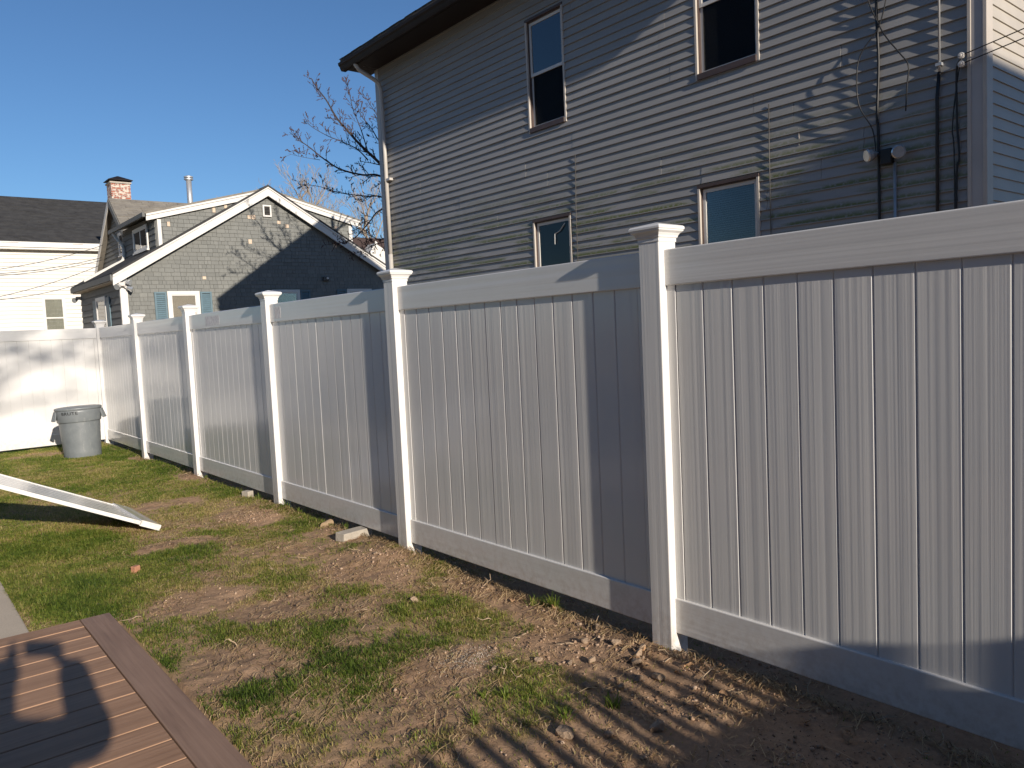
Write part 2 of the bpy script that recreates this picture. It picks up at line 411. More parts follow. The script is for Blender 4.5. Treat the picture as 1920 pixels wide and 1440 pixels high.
def turf(x, y):
    """0 bare soil .. 1 full lawn"""
    n = fbm(x*1.3, y*1.3, 4, .55); n2 = fbm(x*5.2+9, y*5.2, 3, .6)
    t = .40+1.3*(n-.5)+.9*(n2-.5)
    t = t+.30*ss(y, 2.4, 5.0)+.10*ss(y, 6, 9)
    for (a, b, c, d, e, w) in LUSH: t = np.maximum(t, ell(x, y, a, b, c, d, e, .6)*(w*.75+.5*(n2-.3)))
    for (a, b, c, d, e) in SOIL: t = t-ell(x, y, a, b, c, d, e, .55)*(.75-.25*(n2-.3))
    t = t-.5*ss(-y, -.1, .5)
    for (a, b, c, d, e, w) in LUSH[5:6]: t = np.maximum(t, ell(x, y, a, b, c, d, e, .6))
    t = np.where((x < -2.03) & (y < 2.45), 0, t); t = np.where(x > .02, t*.4, t)
    return np.clip(t, 0, 1)
POSTY = [-.009, 2.4635, 4.83, 7.31, 9.72, 12.15]
def gh(x, y):
    x = np.asarray(x, float); y = np.asarray(y, float)
    near = (ss(x, -9, -5)*(1-ss(x, 5, 9))*ss(y, -9, -5)*(1-ss(y, 15, 20)))
    h = .055*(fbm(x*.9, y*.9, 3)-.5)+.018*(fbm(x*4, y*4, 3)-.5)
    soil = 1-ss(turf(x, y), .12, .45)
    h = h+soil*(.026*(fbm(x*13, y*13, 4, .6)-.5)+.010*(fbm(x*48, y*48, 2, .6)-.5))
    for py in POSTY[:4]: h = h+.028*ell(x, y, -.14, py, .30, .40, 0, .9)
    h = h- .075*ss(x, -.075, .03)*(1-ss(x, .35, .7))*(.35+.65*(1-np.minimum(1, np.min([np.abs(y-p)/.25 for p in POSTY], axis=0))<.999))
    h = h*near
    return np.where((x < -2.0) & (y < 2.5), np.minimum(h, 0)-.03, np.where((x < -2.42) & (y < 12), np.minimum(h, -.0), h))
# ------------------------------------------------------------------ ground sheet
def axis(parts):
    a = [parts[0][0]]
    for x0, x1, st in parts:
        n = max(1, int(round((x1-x0)/st))); a += list(np.linspace(x0, x1, n+1)[1:])
    return np.array(a)
gx = axis([(-400, -40, 60), (-40, -10, 3), (-10, -3.2, .2), (-3.2, .45, .02), (.45, 5, .15), (5, 40, 2.5), (40, 400, 60)])
gy = axis([(-400, -40, 60), (-40, -6, 2), (-6, -1.3, .1), (-1.3, 6.2, .02), (6.2, 12.6, .05), (12.6, 40, 1.5), (40, 500, 60)])
GX, GY = np.meshgrid(gx, gy); GZ = gh(GX, GY)
nx, ny = len(gx), len(gy)
co = np.stack([GX.ravel(), GY.ravel(), GZ.ravel()], 1)
ii = np.arange((ny-1)*(nx-1)); r_, c_ = ii//(nx-1), ii % (nx-1); b0 = r_*nx+c_
quads = np.stack([b0, b0+1, b0+nx+1, b0+nx], 1)
def npmesh(name, co, faces, mat, smooth=False, attr=None):
    me = bpy.data.meshes.new(name); k = faces.shape[1]
    me.vertices.add(len(co)); me.vertices.foreach_set('co', np.ascontiguousarray(co, np.float32).ravel())
    me.loops.add(faces.size); me.loops.foreach_set('vertex_index', np.ascontiguousarray(faces, np.int32).ravel())
    me.polygons.add(len(faces)); me.polygons.foreach_set('loop_start', np.arange(0, faces.size, k, dtype=np.int32))
    me.materials.append(mat)
    if attr is not None:
        a = me.attributes.new(attr[0], 'FLOAT', 'POINT'); a.data.foreach_set('value', np.ascontiguousarray(attr[1], np.float32))
    me.update(calc_edges=True)
    if smooth: me.polygons.foreach_set('use_smooth', np.ones(len(faces), bool))
    me.validate(); return me
TF = turf(GX, GY).ravel()
ground = put('ground', npmesh('ground', co, quads, M['ground'], True, ('turf', TF)))
tag(ground, 'patchy back yard ground of brown soil and thin lawn', 'ground', kind='structure')
mb = MB().box(-4.3, -2.44, 2.415, 11.9, -.15, .022)
o = own(mb.build('path', M['path'], None, bevel=.01)); tag(o, 'pale concrete path at the edge of the wooden deck', 'path', kind='structure')

# ------------------------------------------------------------------ vinyl fences
PW = .127
def post_meshes():
    h = PW/2
    p = MB().sqloft([(h, -.45), (h, 2.03)]).mesh('post', M['vinyl_post'])
    c = MB().sqloft([(h+.003, 2.012), (h+.003, 2.030), (h+.008, 2.033), (h+.010, 2.042), (h+.017, 2.054), (h+.029, 2.064), (h+.029, 2.070), (h+.033, 2.072), (h+.033, 2.084), (h+.027, 2.090), (.002, 2.112)]).mesh('post_cap', M['vinyl_plain'])
    return p, c
POSTM, CAPM = post_meshes()
def picket_mesh(w, z0, z1, t=.011, name='picket'):
    e, d = .0060, .0055
    prof = [(-t+d, -w/2), (-t, -w/2+e), (-t, w/2-e), (-t+d, w/2), (t-d, w/2), (t, w/2-e), (t, -w/2+e), (t-d, -w/2)]
    return MB().prism([(x, y, z0) for x, y in prof], (0, 0, z1-z0)).mesh(name, M['vinyl_y'])
def rail_mesh(L, z0, z1, hw=.0255, name='rail'):
    r = .006
    prof = []
    for cx, cz, a0 in ((hw-r, z1-r, 0), (-hw+r, z1-r, 90), (-hw+r, z0+r, 180), (hw-r, z0+r, 270)):
        for k in range(4): a = R(a0+k*30); prof.append((cx+r*math.cos(a), cz+r*math.sin(a)))
    m = MB().prism([(x, 0, z) for x, z in prof], (0, L, 0)).mesh(name, M['vinyl_rail'])
    return m
NP = 14
PK = picket_mesh(.1588, .20, 1.86)
def add_post(par, y, swap=False, cap=True):
    p = put('post', POSTM, par, (0, y, 0)); m = p.modifiers.new('bevel', 'BEVEL'); m.width = .005; m.segments = 2; m.limit_method = 'ANGLE'
    if cap:
        c = put('post_cap', CAPM, p); m = c.modifiers.new('bevel', 'BEVEL'); m.width = .0015; m.segments = 1; m.limit_method = 'ANGLE'
    return p
def add_panel(par, y0, y1):
    """between post centres y0<y1 (local y)"""
    a, b = y0+PW/2-.004, y1-PW/2+.004; L = b-a
    tr = put('top_rail', rail_mesh(L, 1.800, 1.974, name='top_rail'), par, (0, a, 0))
    br = put('bottom_rail', rail_mesh(L, .075, .253, name='bottom_rail'), par, (0, a, 0))
    n = NP; w = .1588; ch = (L-n*w)/2
    for k in range(n):
        q = put('picket', PK, par, (random.uniform(-.0006, .0006), a+ch+w*(k+.5), 0), (0, 0, random.uniform(-.003, .003)))
    if ch > .006:
        cm = MB().box(-.0145, .0145, 0, ch-.001, .24, 1.81).mesh('end_channel', M['vinyl_y'])
        put('end_channel', cm, par, (0, a, 0)); put('end_channel', cm, par, (0, b-ch+.001, 0))
    return tr
fence = thing('vinyl_fence', 'long white vinyl privacy fence beside the tan sided house', 'fence', (0, 0, 0))
YS = [-4.92, -2.46]+POSTY
for k, y in enumerate(YS): add_post(fence, y)
rails = [add_panel(fence, YS[k], YS[k+1]) for k in range(len(YS)-1)]
# thin pale rectangles on the top rails
M['label'] = simple('pale_rail_mark', (.86, .80, .76), .7, .2, 30)


def rail_mark(par, y0, y1, z0, z1):
    m = MB().box(-.0262, -.0254, y0, y1, z0, z1)
    o = put('label', m.mesh('label', M['label'], (0, worldloc(par).y, 0)), par); return o
rail_mark(rails[4], atX(411, 600, -.026)[1], atX(385, 600, -.026)[1], 1.83, 1.93)
rail_mark(rails[3], atX(526, 588, -.026)[1], atX(515, 588, -.026)[1], 1.835, 1.94)

bf = thing('vinyl_fence', 'sunlit white vinyl fence across the end of the yard behind the trash can', 'fence', (0, 12.15, 0))
bf.rotation_euler = (0, 0, R(90))      # local +y runs to world -x
BY = [0, 2.44, 4.88, 7.32]
for y in BY[1:]: add_post(bf, y)
for k in range(3): add_panel(bf, BY[k], BY[k+1])

# side gate fence behind the photographer: solid lower panel, free picket tops (its shadow stripes the yard)
gf = thing('picket_fence', 'low fence with open picket tops closing the side yard beside the deck', 'fence', (0, -4.5, 0))
def gbox(name, mat, *a): return MB().box(*a).build(name, mat, gf)
for x in (-2.35, -1.15): gbox('post', M['vinyl_plain'], x-.05, x+.05, -4.55, -4.45, -.3, 1.50)
for x0, x1 in ((-2.30, -1.20), (-1.10, -.070)):
    gbox('rail', M['vinyl_plain'], x0, x1, -4.525, -4.475, .10, .22); gbox('rail', M['vinyl_plain'], x0, x1, -4.525, -4.475, 1.12, 1.24)
    n = int((x1-x0)/.1)
    for k in range(n):
        x = x0+.05+k*(x1-x0-.1)/max(1, n-1)
        solid = x > -.62
        mb = MB(); mb.box(x-.052, x+.052, -4.5125, -4.5005, .2, 1.2); mb.build('board', M['vinyl_plain'], gf)
        w = .043 if solid else .026
        zt = 1.475 if not solid else 1.43
        mb = MB(); mb.prism([(x-w, -4.4995, .16), (x+w, -4.4995, .16), (x+w, -4.4995, zt-.02), (x, -4.4995, zt+.01), (x-w, -4.4995, zt-.02)], (0, .016, 0)); mb.build('picket', M['vinyl_plain'], gf)

# ------------------------------------------------------------------ tan house beside the fence
HX, HY0, HY1, EZ = 4.30, .04, 9.83, 6.32
house = thing('house', 'two storey tan vinyl sided house with mossy clapboards behind the fence', 'house', (7.2, 5, 0))
SL = .706; RX, RZ = 7.2, 6.52+SL*(7.2-3.80)
MB().box(4.362, 10.0, .10, 9.78, -.2, EZ-.01).build('wall', M['siding_front'], house)
EXP = .1016
WINS = [(5.02, 5.75, 4.33, 5.83), (2.14, 2.92, 4.28, 5.83), (5.02, 5.76, 1.62, 3.115), (2.18, 2.94, 1.62, 3.115)]
def course(mb, y0, y1, z0, a=0., b=1.):
    """one lap of siding between y0..y1, part a..b of its height"""
    zb, zt = z0+a*EXP, z0+b*EXP
    xo = lambda f: HX-.0225+.0200*f
    xb, xt = xo(a), xo(b)
    bot = HX-.0008 if a == 0 else xb+.001
    P = lambda x, y, z: (x, y, z)
    mb.poly([P(xb, y1, zb), P(xb, y0, zb), P(xt, y0, zt), P(xt, y1, zt)])
    mb.poly([P(HX+.004, y1, zb), P(HX+.004, y0, zb), P(xb, y0, zb), P(xb, y1, zb)])
    mb.poly([P(HX+.004, y0, zb), P(HX+.004, y0, zt), P(xt, y0, zt), P(xb, y0, zb)])
    mb.poly([P(HX+.004, y1, zt), P(HX+.004, y1, zb), P(xb, y1, zb), P(xt, y1, zt)])
z = .30; row = 0
ya, yb = HY0+.115, HY1-.10
while z < EZ-.01:
    cuts = sorted(random.Random(row*3+1).uniform(0, 1) for _ in range(2))
    o1 = random.Random(row).uniform(.6, 3.4); segs = [ya]
    y = ya+o1
    while y < yb-.35: segs.append(y); y += 3.66 if random.Random(row+int(y*10)).random() < .7 else random.Random(row*7).uniform(1.2, 3.0)
    segs.append(yb)
    for s0, s1 in zip(segs[:-1], segs[1:]):
        pieces = []
        for h in (0, 1):
            zz = z+h*EXP
            if zz > EZ-.01: continue
            btop = min(1., (EZ-zz)/EXP)
            spans = [(s0+.0018, s1-.0018, 0., btop)]
            for (w0, w1, v0, v1) in WINS:
                new = []
                for (p, q, a, b) in spans:
                    if q <= w0 or p >= w1 or zz+b*EXP <= v0 or zz+a*EXP >= v1: new.append((p, q, a, b)); continue
                    if p < w0: new.append((p, w0, a, b))
                    if q > w1: new.append((w1, q, a, b))
                    m0, m1 = max(p, w0), min(q, w1)
                    if zz+a*EXP < v0-.004: new.append((m0, m1, a, (v0-zz)/EXP))
                    if zz+b*EXP > v1+.004: new.append((m0, m1, (v1-zz)/EXP, b))
                spans = new
            pieces += [(p, q, zz, a, b) for (p, q, a, b) in spans if q-p > .004]
        comps = []
        for pc in pieces:
            hit = [c for c in comps if any(pc[0] < o[1]+.003 and o[0] < pc[1]+.003 and pc[2]+pc[3]*EXP < o[2]+o[4]*EXP+.003 and o[2]+o[3]*EXP < pc[2]+pc[4]*EXP+.003 for o in c)]
            new = [pc]
            for c in hit: new += c; comps.remove(c)
            comps.append(new)
        for c in comps:
            mb = MB()
            for (p, q, zz, a, b) in c: course(mb, p, q, zz, a, b)
            ob = mb.build('siding_board', M['siding'], house)
            ob.location.x += random.uniform(-.0026, .0018)
    z += 2*EXP; row += 1
# front face boards
z = .30
while z < 9.0:
    mb = MB(); yb0 = HY0+.012
    x0, x1 = HX+.11, 10.0
    if z > EZ:
        k = (z-EZ)/SL; x0 = max(x0, 3.9+k+.2); x1 = min(x1, 10.5-k-.2)
        if x1-x0 < .3: break
    for h in (0, 1):
        zz = z+h*EXP
        mb.poly([(x0, yb0-.014, zz), (x1, yb0-.014, zz), (x1, yb0-.002, zz+EXP), (x0, yb0-.002, zz+EXP)])
        mb.poly([(x1, yb0+.004, zz), (x1, yb0-.014, zz), (x0, yb0-.014, zz), (x0, yb0+.004, zz)])
    mb.build('siding_board', M['siding_front'], house); z += 2*EXP
# gable infill behind front and rear boards
for yy in (.08, 9.74):
    MB().prism([(4.0, yy, EZ), (10.4, yy, EZ), (7.2, yy, EZ+SL*3.2)], (0, .02, 0)).build('gable_wall', M['siding_front'], house)
# corner trims (grooved: flat board with raised edge beads)
mb = MB(); mb.box(HX-.026, HX+.03, HY0-.010, HY0+.118, .2, EZ)
mb.build('corner_trim', M['corner'], house, bevel=.004)
mb = MB(); mb.box(HX-.034, HX-.020, HY0-.030, HY0+.002, .2, EZ); mb.box(HX-.034, HX-.020, HY0+.092, HY0+.122, .2, EZ)
mb.build('corner_bead', M['trim_cream'], house, bevel=.004)
mb = MB(); mb.box(HX-.030, HX+.112, HY0-.026, HY0-.004, .2, EZ); mb.build('corner_trim', M['trim_cream'], house, bevel=.004)
mb = MB(); mb.box(HX-.024, HX+.03, HY1-.10, HY1+.02, .2, EZ); mb.build('corner_trim', M['corner'], house, bevel=.004)
# roof: slabs, soffit, fascia, gutter
for sgn in (-1, 1):
    x_e = RX+sgn*3.44
    ze = 6.50
    mb = MB(); mb.prism([(x_e, -.22, ze), (RX, -.22, RZ), (RX, -.22, RZ-.06), (x_e, -.22, ze-.05)], (0, 10.34, 0))
    rf = mb.build('roof', M['roof_tan'], house)
    if sgn < 0:
        mb = MB(); nrow = 36; Lr = math.hypot(3.44, RZ-ze); ux, uz = 3.44/Lr, (RZ-ze)/Lr
        for r in range(nrow):
            s0 = r*Lr/nrow; y = -.22-random.uniform(0, .3)
            while y < 10.12:
                w = random.uniform(.14, .36); t = random.choice((.006, .010, .014)); y2 = min(y+w, 10.14); y1_ = max(y, -.24)
                if y2-y1_ > .02:
                    s1 = s0-.008+random.uniform(-.006, .004); s2 = s0+Lr/nrow+.02
                    A = lambda s, h, yy: (x_e+ux*s-uz*h, yy, ze+uz*s+ux*h)
                    mb.poly([A(s1, t, y1_), A(s2, .003, y1_), A(s2, .003, y2), A(s1, t, y2)][::-1]); mb.poly([A(s1, 0, y1_), A(s1, t, y1_), A(s1, t, y2), A(s1, 0, y2)][::-1])
                y = y2+.004
                if w <= 0: break
        sh = mb.build('shingles', M['roof_tan'], rf); sh['kind'] = 'stuff'
MB().box(3.84, HX+.05, -.20, 10.08, EZ, EZ+.016).build('soffit', M['metal_dark'], house)
MB().box(3.815, 3.84, -.20, 10.10, EZ-.03, EZ+.19).build('fascia', M['metal_dark'], house)
for yy in (-.215, 10.085):
    for sgn in (-1, 1):
        x_e = RX+sgn*3.40
        MB().prism([(x_e, yy, 6.50), (RX, yy, RZ-.03), (RX, yy, RZ-.24), (x_e, yy, 6.29)], (0, .022, 0)).build('rake_board', M['metal_dark'], house)
# K-style gutter
gp = [(3.812, 6.475-.06), (3.812, 6.345-.06), (3.765, 6.345), (3.748, 6.375), (3.735, 6.41), (3.712, 6.435), (3.706, 6.475), (3.714, 6.475), (3.72, 6.445), (3.745, 6.415), (3.757, 6.38), (3.768, 6.352), (3.806, 6.352), (3.806, 6.475)]
gut = MB().prism([(x, -.22, z-.05) for x, z in [(a, b+(.06 if i < 2 else 0)) for i, (a, b) in enumerate(gp)]], (0, 10.33, 0)).build('gutter', M['metal_dark'], house)
# downspout at the far end
def rtube(name, pts, w, d, mat, par):
    mb = MB(); mb.tube(pts, [w]*len(pts), 8); return mb.build(name, mat, par, smooth=True)
M['downspout'] = simple('pale_downspout', (.50, .47, .43), .4, .08, 4)
ds = rtube('downspout', [(3.79, 9.66, 6.37), (3.80, 9.655, 6.29), (3.86, 9.64, 6.20), (4.08, 9.60, 6.09), (4.19, 9.58, 6.02), (4.225, 9.575, 5.90), (4.235, 9.575, 5.0), (4.235, 9.575, 3.02)], .036, .03, M['downspout'], house)
rtube('downspout', [(4.232, 9.575, 3.05), (4.230, 9.575, .3)], .041, .03, M['downspout'], house)
mb = MB(); mb.box(4.21, 4.29, 9.43, 9.62, 4.33, 4.37); mb.build('strap', M['downspout'], ds)

def house_window(par, y0, y1, z0, z1, kind):
    # outer trim
    t = .032; mb = MB(); xa, xb = HX-.026, HX+.012
    mb.box(xa, xb, y0-.012, y0+t-.012, z0-.01, z1+.012); mb.box(xa, xb, y1-t+.012, y1+.012, z0-.01, z1+.012)
    w = mb.build('window', M['trim_cream'], par, bevel=.004)
    mb = MB(); mb.box(xa-.002, xb, y0-.014, y1+.014, z1-.02, z1+.016); mb.build('head_trim', M['brown_trim'], w, bevel=.003)
    mb = MB(); mb.box(xa-.012, HX+.055, y0+t-.014, y1-t+.014, z0-.012, z0+.055); mb.build('sill', M['brown_trim'], w, bevel=.004)
    a, b, c, d = y0+t-.014, y1-t+.014, z0+.055, z1-.02
    mb = MB(); mb.box(HX+.0, HX+.060, a, a+.012, c, d); mb.box(HX+.0, HX+.060, b-.012, b, c, d); mb.box(HX, HX+.060, a+.0125, b-.0125, d-.012, d)
    mb.build('reveal', M['brown_trim'], w)
    zm = (c+d)/2
    for (p, q, xs) in ((c, zm+.02, HX+.048), (zm-.02, d-.013, HX+.030)):
        f = .038; mb = MB(); A, B = a+.013, b-.013
        mb.box(xs-.012, xs+.012, A, A+f, p, q); mb.box(xs-.012, xs+.012, B-f, B, p, q)
        mb.box(xs-.0115, xs+.0115, A+f, B-f, p, p+f); mb.box(xs-.0115, xs+.0115, A+f, B-f, q-f, q)
        s = mb.build('sash', M['white_paint'], w)
        MB().box(xs-.001, xs+.001, A+f-.002, B-f+.002, p+f-.002, q-f+.002).build('pane', M['glass'] if kind == 'plain' else M['glass_low'], w)
    MB().box(HX+.0608, HX+.0614, a, b, c, d).build('dark_room_panel', M['dark_room'] if kind != 'blind' else M['dark_room'], w)  # near-black panel behind the glass, the unlit room's darkness put into its colour
    if kind == 'plain':
        MB().box(HX+.0335, HX+.0345, a+.05, b-.05, c+.035, zm-.02).build('insect_screen', M['screen'], w)
    if kind == 'blind':
        mb = MB(); zz = c+.05
        while zz < d-.06:
            mb.poly([(HX+.0565, a+.05, zz), (HX+.0605, a+.05, zz+.021), (HX+.0605, b-.05, zz+.021), (HX+.0565, b-.05, zz)]); zz += .024
        mb.build('blind', M['blind'], w)['kind'] = 'stuff'
    if kind == 'torn':
        mb = MB(); mb.tube([(HX+.012, y0+.14, z1-.10), (HX+.012, y0+.24, z1-.19), (HX+.012, y0+.34, z1-.22), (HX+.012, y0+.345, z1-.36)], .006, 6)
        mb.build('torn_seal', M['white_paint'], w)
    return w
for (w0, w1, v0, v1), k in zip(WINS, ('plain', 'plain', 'torn', 'blind')): house_window(house, w0, w1, v0, v1, k)

# cables, conduits, lamp on the wall
WX = HX-.022
def wallpath(name, pts, r, mat, par=house, n=6):
    mb = MB(); mb.tube(pts, r, n); return mb.build(name, mat, par, smooth=True)
def smoothpts(pts, k=5):
    pts = [Vector(p) for p in pts]; out = []
    for i in range(len(pts)-1):
        p0, p1, p2, p3 = pts[max(i-1, 0)], pts[i], pts[i+1], pts[min(i+2, len(pts)-1)]
        for j in range(k):
            t = j/k; out.append(.5*((2*p1)+(p2-p0)*t+(2*p0-5*p1+4*p2-p3)*t*t+(3*p1-p0-3*p2+p3)*t**3))
    out.append(pts[-1]); return out
wallpath('cable', smoothpts([(WX-.004, .905, 6.2), (WX-.012, .915, 4.5), (WX-.006, .903, 3.9), (WX-.012, .92, 3.4), (WX-.006, .912, 3.05), (WX-.006, .926, .5)]), .013, M['cable'])
wallpath('cable', smoothpts([(WX-.01, .84, 4.9), (WX-.03, .80, 4.55), (WX-.02, .885, 4.21), (WX-.05, 1.03, 4.02), (WX-.06, 1.077, 3.85), (WX-.05, 1.07, 3.55), (WX-.03, .955, 3.30), (WX-.02, .93, 3.06)]), .006, M['cable'])
wallpath('cable', smoothpts([(WX-.01, 1.0, 4.9), (WX-.03, .985, 4.5), (WX-.02, .89, 4.22), (WX-.05, .80, 4.06), (WX-.06, .69, 3.90), (WX-.07, .612, 3.77), (WX-.06, .63, 3.6), (WX-.05, .648, 3.39)]), .006, M['cable'])
wallpath('conduit', [(WX-.01, .378, 6.1), (WX-.01, .379, 3.66)], .010, M['steel'])
wallpath('conduit', [(WX-.008, .381, 3.66), (WX-.012, .40, 3.45), (WX-.010, .412, .5)], .015, M['cable'])
mb = MB(); mb.box(WX-.03, WX+.02, .355, .405, 3.71, 3.735); mb.build('pipe_clamp', M['steel'], house)
wallpath('cable', smoothpts([(WX-.05, .20, 3.70), (WX-.03, .235, 3.62), (WX-.012, .24, 3.2), (WX-.012, .225, 2.9), (WX-.012, .25, 2.6), (WX-.01, .26, .5)]), .009, M['cable'])
wallpath('cable', smoothpts([(WX-.05, .19, 3.72), (WX-.02, .24, 3.5), (WX-.02, .275, 3.15), (WX-.015, .262, 2.8), (WX-.012, .262, .6)]), .006, M['cable'])
wallpath('cable', [(WX-.004, 2.031, 3.80), (WX-.006, 2.036, 3.3), (WX-.004, 2.038, 2.9), (WX-.006, 2.041, .6)], .005, M['cable_grey'])
wallpath('cable', [(WX-.004, 4.869, 3.86), (WX-.006, 4.89, 3.2), (WX-.004, 4.91, .6)], .005, M['cable_grey'])
for zz in (3.735, 3.665):
    mb = MB(); mb.tube([(WX-.06, .192, zz), (WX-.03, .192, zz)], .026, 12); mb.tube([(WX-.075, .192, zz), (WX-.06, .192, zz)], .012, 10)
    mb.build('insulator', M['ceramic'], house, smooth=False, bevel=.004)
# twin flood lamp
lb = MB(); lb.box(WX-.055, WX+.012, .775, .885, 2.96, 3.10); lamp = lb.build('flood_lamp', M['cable'], house, bevel=.01)
for (yy, zz, dy) in ((.955, 3.065, .5), (.705, 3.045, -.35)):
    c = Vector((WX-.07, yy, zz)); d = Vector((-.75, dy, -.15)).normalized(); e = Vector((WX-.03, .83, 3.03))
    MB().tube([e, c-d*.05], .012, 6).build('lamp_arm', M['cable'], lamp)
    mb = MB(); mb.tube([c-d*.07, c-d*.04, c, c+d*.035, c+d*.045], [.018, .030, .056, .060, .050], 16); mb.build('lamp_head', M['lamp_glass'], lamp, smooth=False)
wallpath('conduit', [(WX-.008, .768, 2.97), (WX-.008, .766, .5)], .014, M['steel'])
# broken seam slivers on two boards
for (yy, zz) in ((1.707, 3.35),):
    mb = MB(); mb.box(HX-.0165, HX-.012, yy, yy+.006, zz-.03, zz+.14); mb.build('seam_strip', M['trim_cream'], house)

# service wires leaving to the right
def wire(p0, p1, sag, r, label, n=14):
    pts = []
    for i in range(n+1):
        t = i/n; pts.append((p0[0]+(p1[0]-p0[0])*t, p0[1]+(p1[1]-p0[1])*t, p0[2]+(p1[2]-p0[2])*t-sag*4*t*(1-t)))
    mb = MB(); mb.tube(pts, r, 5); o = mb.build('utility_wire', M['cable']); own(o); tag(o, label, 'wire'); return o
wire((WX-.05, .19, 3.735), (5.0, -16.0, 7.5), .25, .005, 'upper black service wire tied to the corner of the tan house')
wire((WX-.05, .19, 3.665), (5.1, -16.0, 7.35), .25, .005, 'lower black service wire tied to the corner of the tan house')

# ------------------------------------------------------------------ grey shingled house at the back
GY = 21.0
gh_ = thing('house', 'grey shingled cape house with white trim and twin shed dormers', 'house', (6.75, 24, 0))
AX, AZ = 6.75, 6.20; EXL, EXR = 2.20, 11.30; GS = (AZ-3.52)/(AX-EXL)
XL, XR = 2.42, 11.08; BY1 = 26.2
def rakeZ(x): return AZ-GS*abs(x-AX)
DL = ((6.42, 6.12), (3.25, 5.30)); DR = ((7.2, 6.08), (9.83, 5.43))
def topZ(x):
    z = rakeZ(x)
    if 3.5 <= x <= AX: z = max(z, DL[1][1]+(x-DL[1][0])*(DL[0][1]-DL[1][1])/(DL[0][0]-DL[1][0]))
    if AX < x <= 9.62: z = max(z, DR[0][1]+(x-DR[0][0])*(DR[1][1]-DR[0][1])/(DR[1][0]-DR[0][0]))
    return min(z, AZ)
core = [(XL, GY+.02, -.2), (XR, GY+.02, -.2), (XR, GY+.02, rakeZ(XR)), (AX, GY+.02, AZ-.02), (XL, GY+.02, rakeZ(XL))]
MB().prism(core, (0, BY1-GY, 0)).build('wall', M['grey_clap'], gh_)
# individual wall shingles (too small to pick apart: one part)
mb = MB(); tones = []; z = 1.6; ROWH = .1175
while z < 6.2:
    x = XL+.05-random.random()*.15
    while x < XR-.05:
        w = random.choice((.10, .13, .16, .19, .22, .26)); x1 = min(x+w, XR-.03); x0 = max(x, XL+.02)
        zt = min(topZ(x0+.01), topZ(x1-.01))
        if x1-x0 > .03 and z+.02 < zt-.03:
            zb = z+random.uniform(-.006, .006); zz = min(z+ROWH+.004, zt); p = random.uniform(.016, .022)
            g = .003; b = len(mb.v); y0 = GY
            mb.poly([(x0+g, y0-p, zb), (x1-g, y0-p, zb), (x1-g, y0-.003, zz), (x0+g, y0-.003, zz)])
            mb.poly([(x0+g, y0+.004, zb), (x1-g, y0+.004, zb), (x1-g, y0-p, zb), (x0+g, y0-p, zb)])
            mb.poly([(x0+g, y0+.004, zb), (x0+g, y0-p, zb), (x0+g, y0-.003, zz)]); mb.poly([(x1-g, y0-p, zb), (x1-g, y0+.004, zb), (x1-g, y0-.003, zz)])
            tones += [min(1, max(0, random.gauss(.5, .16)))]*(len(mb.v)-b)
        x += w
    z += ROWH
ob = mb.build('wall_shingles', M['shingles'], gh_); ob['kind'] = 'stuff'
a = ob.data.attributes.new('tone', 'FLOAT', 'POINT'); a.data.foreach_set('value', tones)
# dormer bodies
def topoly(pts, y): return [(x, y, z) for x, z in pts]
MB().prism(topoly([(3.47, 4.2), (AX, 5.9), (AX, 6.15), (6.42, 6.10), (3.47, 5.33)], GY+.02), (0, 3.7, 0)).build('dormer_wall', M['grey_clap'], gh_)
MB().prism(topoly([(9.64, 4.4), (AX, 5.9), (AX, 6.15), (7.2, 6.06), (9.64, 5.47)], GY+.02), (0, 3.7, 0)).build('dormer_wall', M['grey_clap'], gh_)
# rake boards
def rake(pts, y0, t, wd, name='rake_board', mat='white_paint'):
    (x0, z0), (x1, z1) = pts
    mb = MB(); mb.prism([(x0, y0, z0), (x1, y0, z1), (x1, y0, z1-wd), (x0, y0, z0-wd)], (0, t, 0)); ob = mb.build(name, M[mat], gh_)
    dx, dz = x1-x0, z1-z0; L = math.hypot(dx, dz); nxn, nzn = -dz/L, dx/L
    if nzn < 0: nxn, nzn = -nxn, -nzn
    mb = MB(); mb.prism([(x0, y0-.03, z0+.012), (x1, y0-.03, z1+.012), (x1, y0-.03, z1-.07), (x0, y0-.03, z0-.07)], (0, .029, 0)); mb.build('rake_moulding', M[mat], ob)
    return ob
rake(((EXL, 3.62), (AX, AZ+.16)), GY-.20, .05, .30); rake(((EXR+.05, 3.62), (AX, AZ+.16)), GY-.2015, .05, .30)
rake(((3.20, 5.34), (6.46, 6.20)), GY-.10, .04, .20); rake(((9.90, 5.46), (7.10, 6.16)), GY-.1015, .04, .20)
MB().box(3.50, 3.60, GY-.05, GY+.02, 4.35, 5.20).build('corner_board', M['white_paint'], gh_)
MB().box(9.50, 9.62, GY-.05, GY+.02, 4.55, 5.30).build('corner_board', M['white_paint'], gh_)
MB().box(XL-.03, XL+.16, GY-.05, GY+.03, -.1, rakeZ(XL)-.02).build('corner_board', M['white_paint'], gh_)
MB().box(XR-.16, XR+.03, GY-.05, GY+.03, -.1, rakeZ(XR)-.02).build('corner_board', M['white_paint'], gh_)
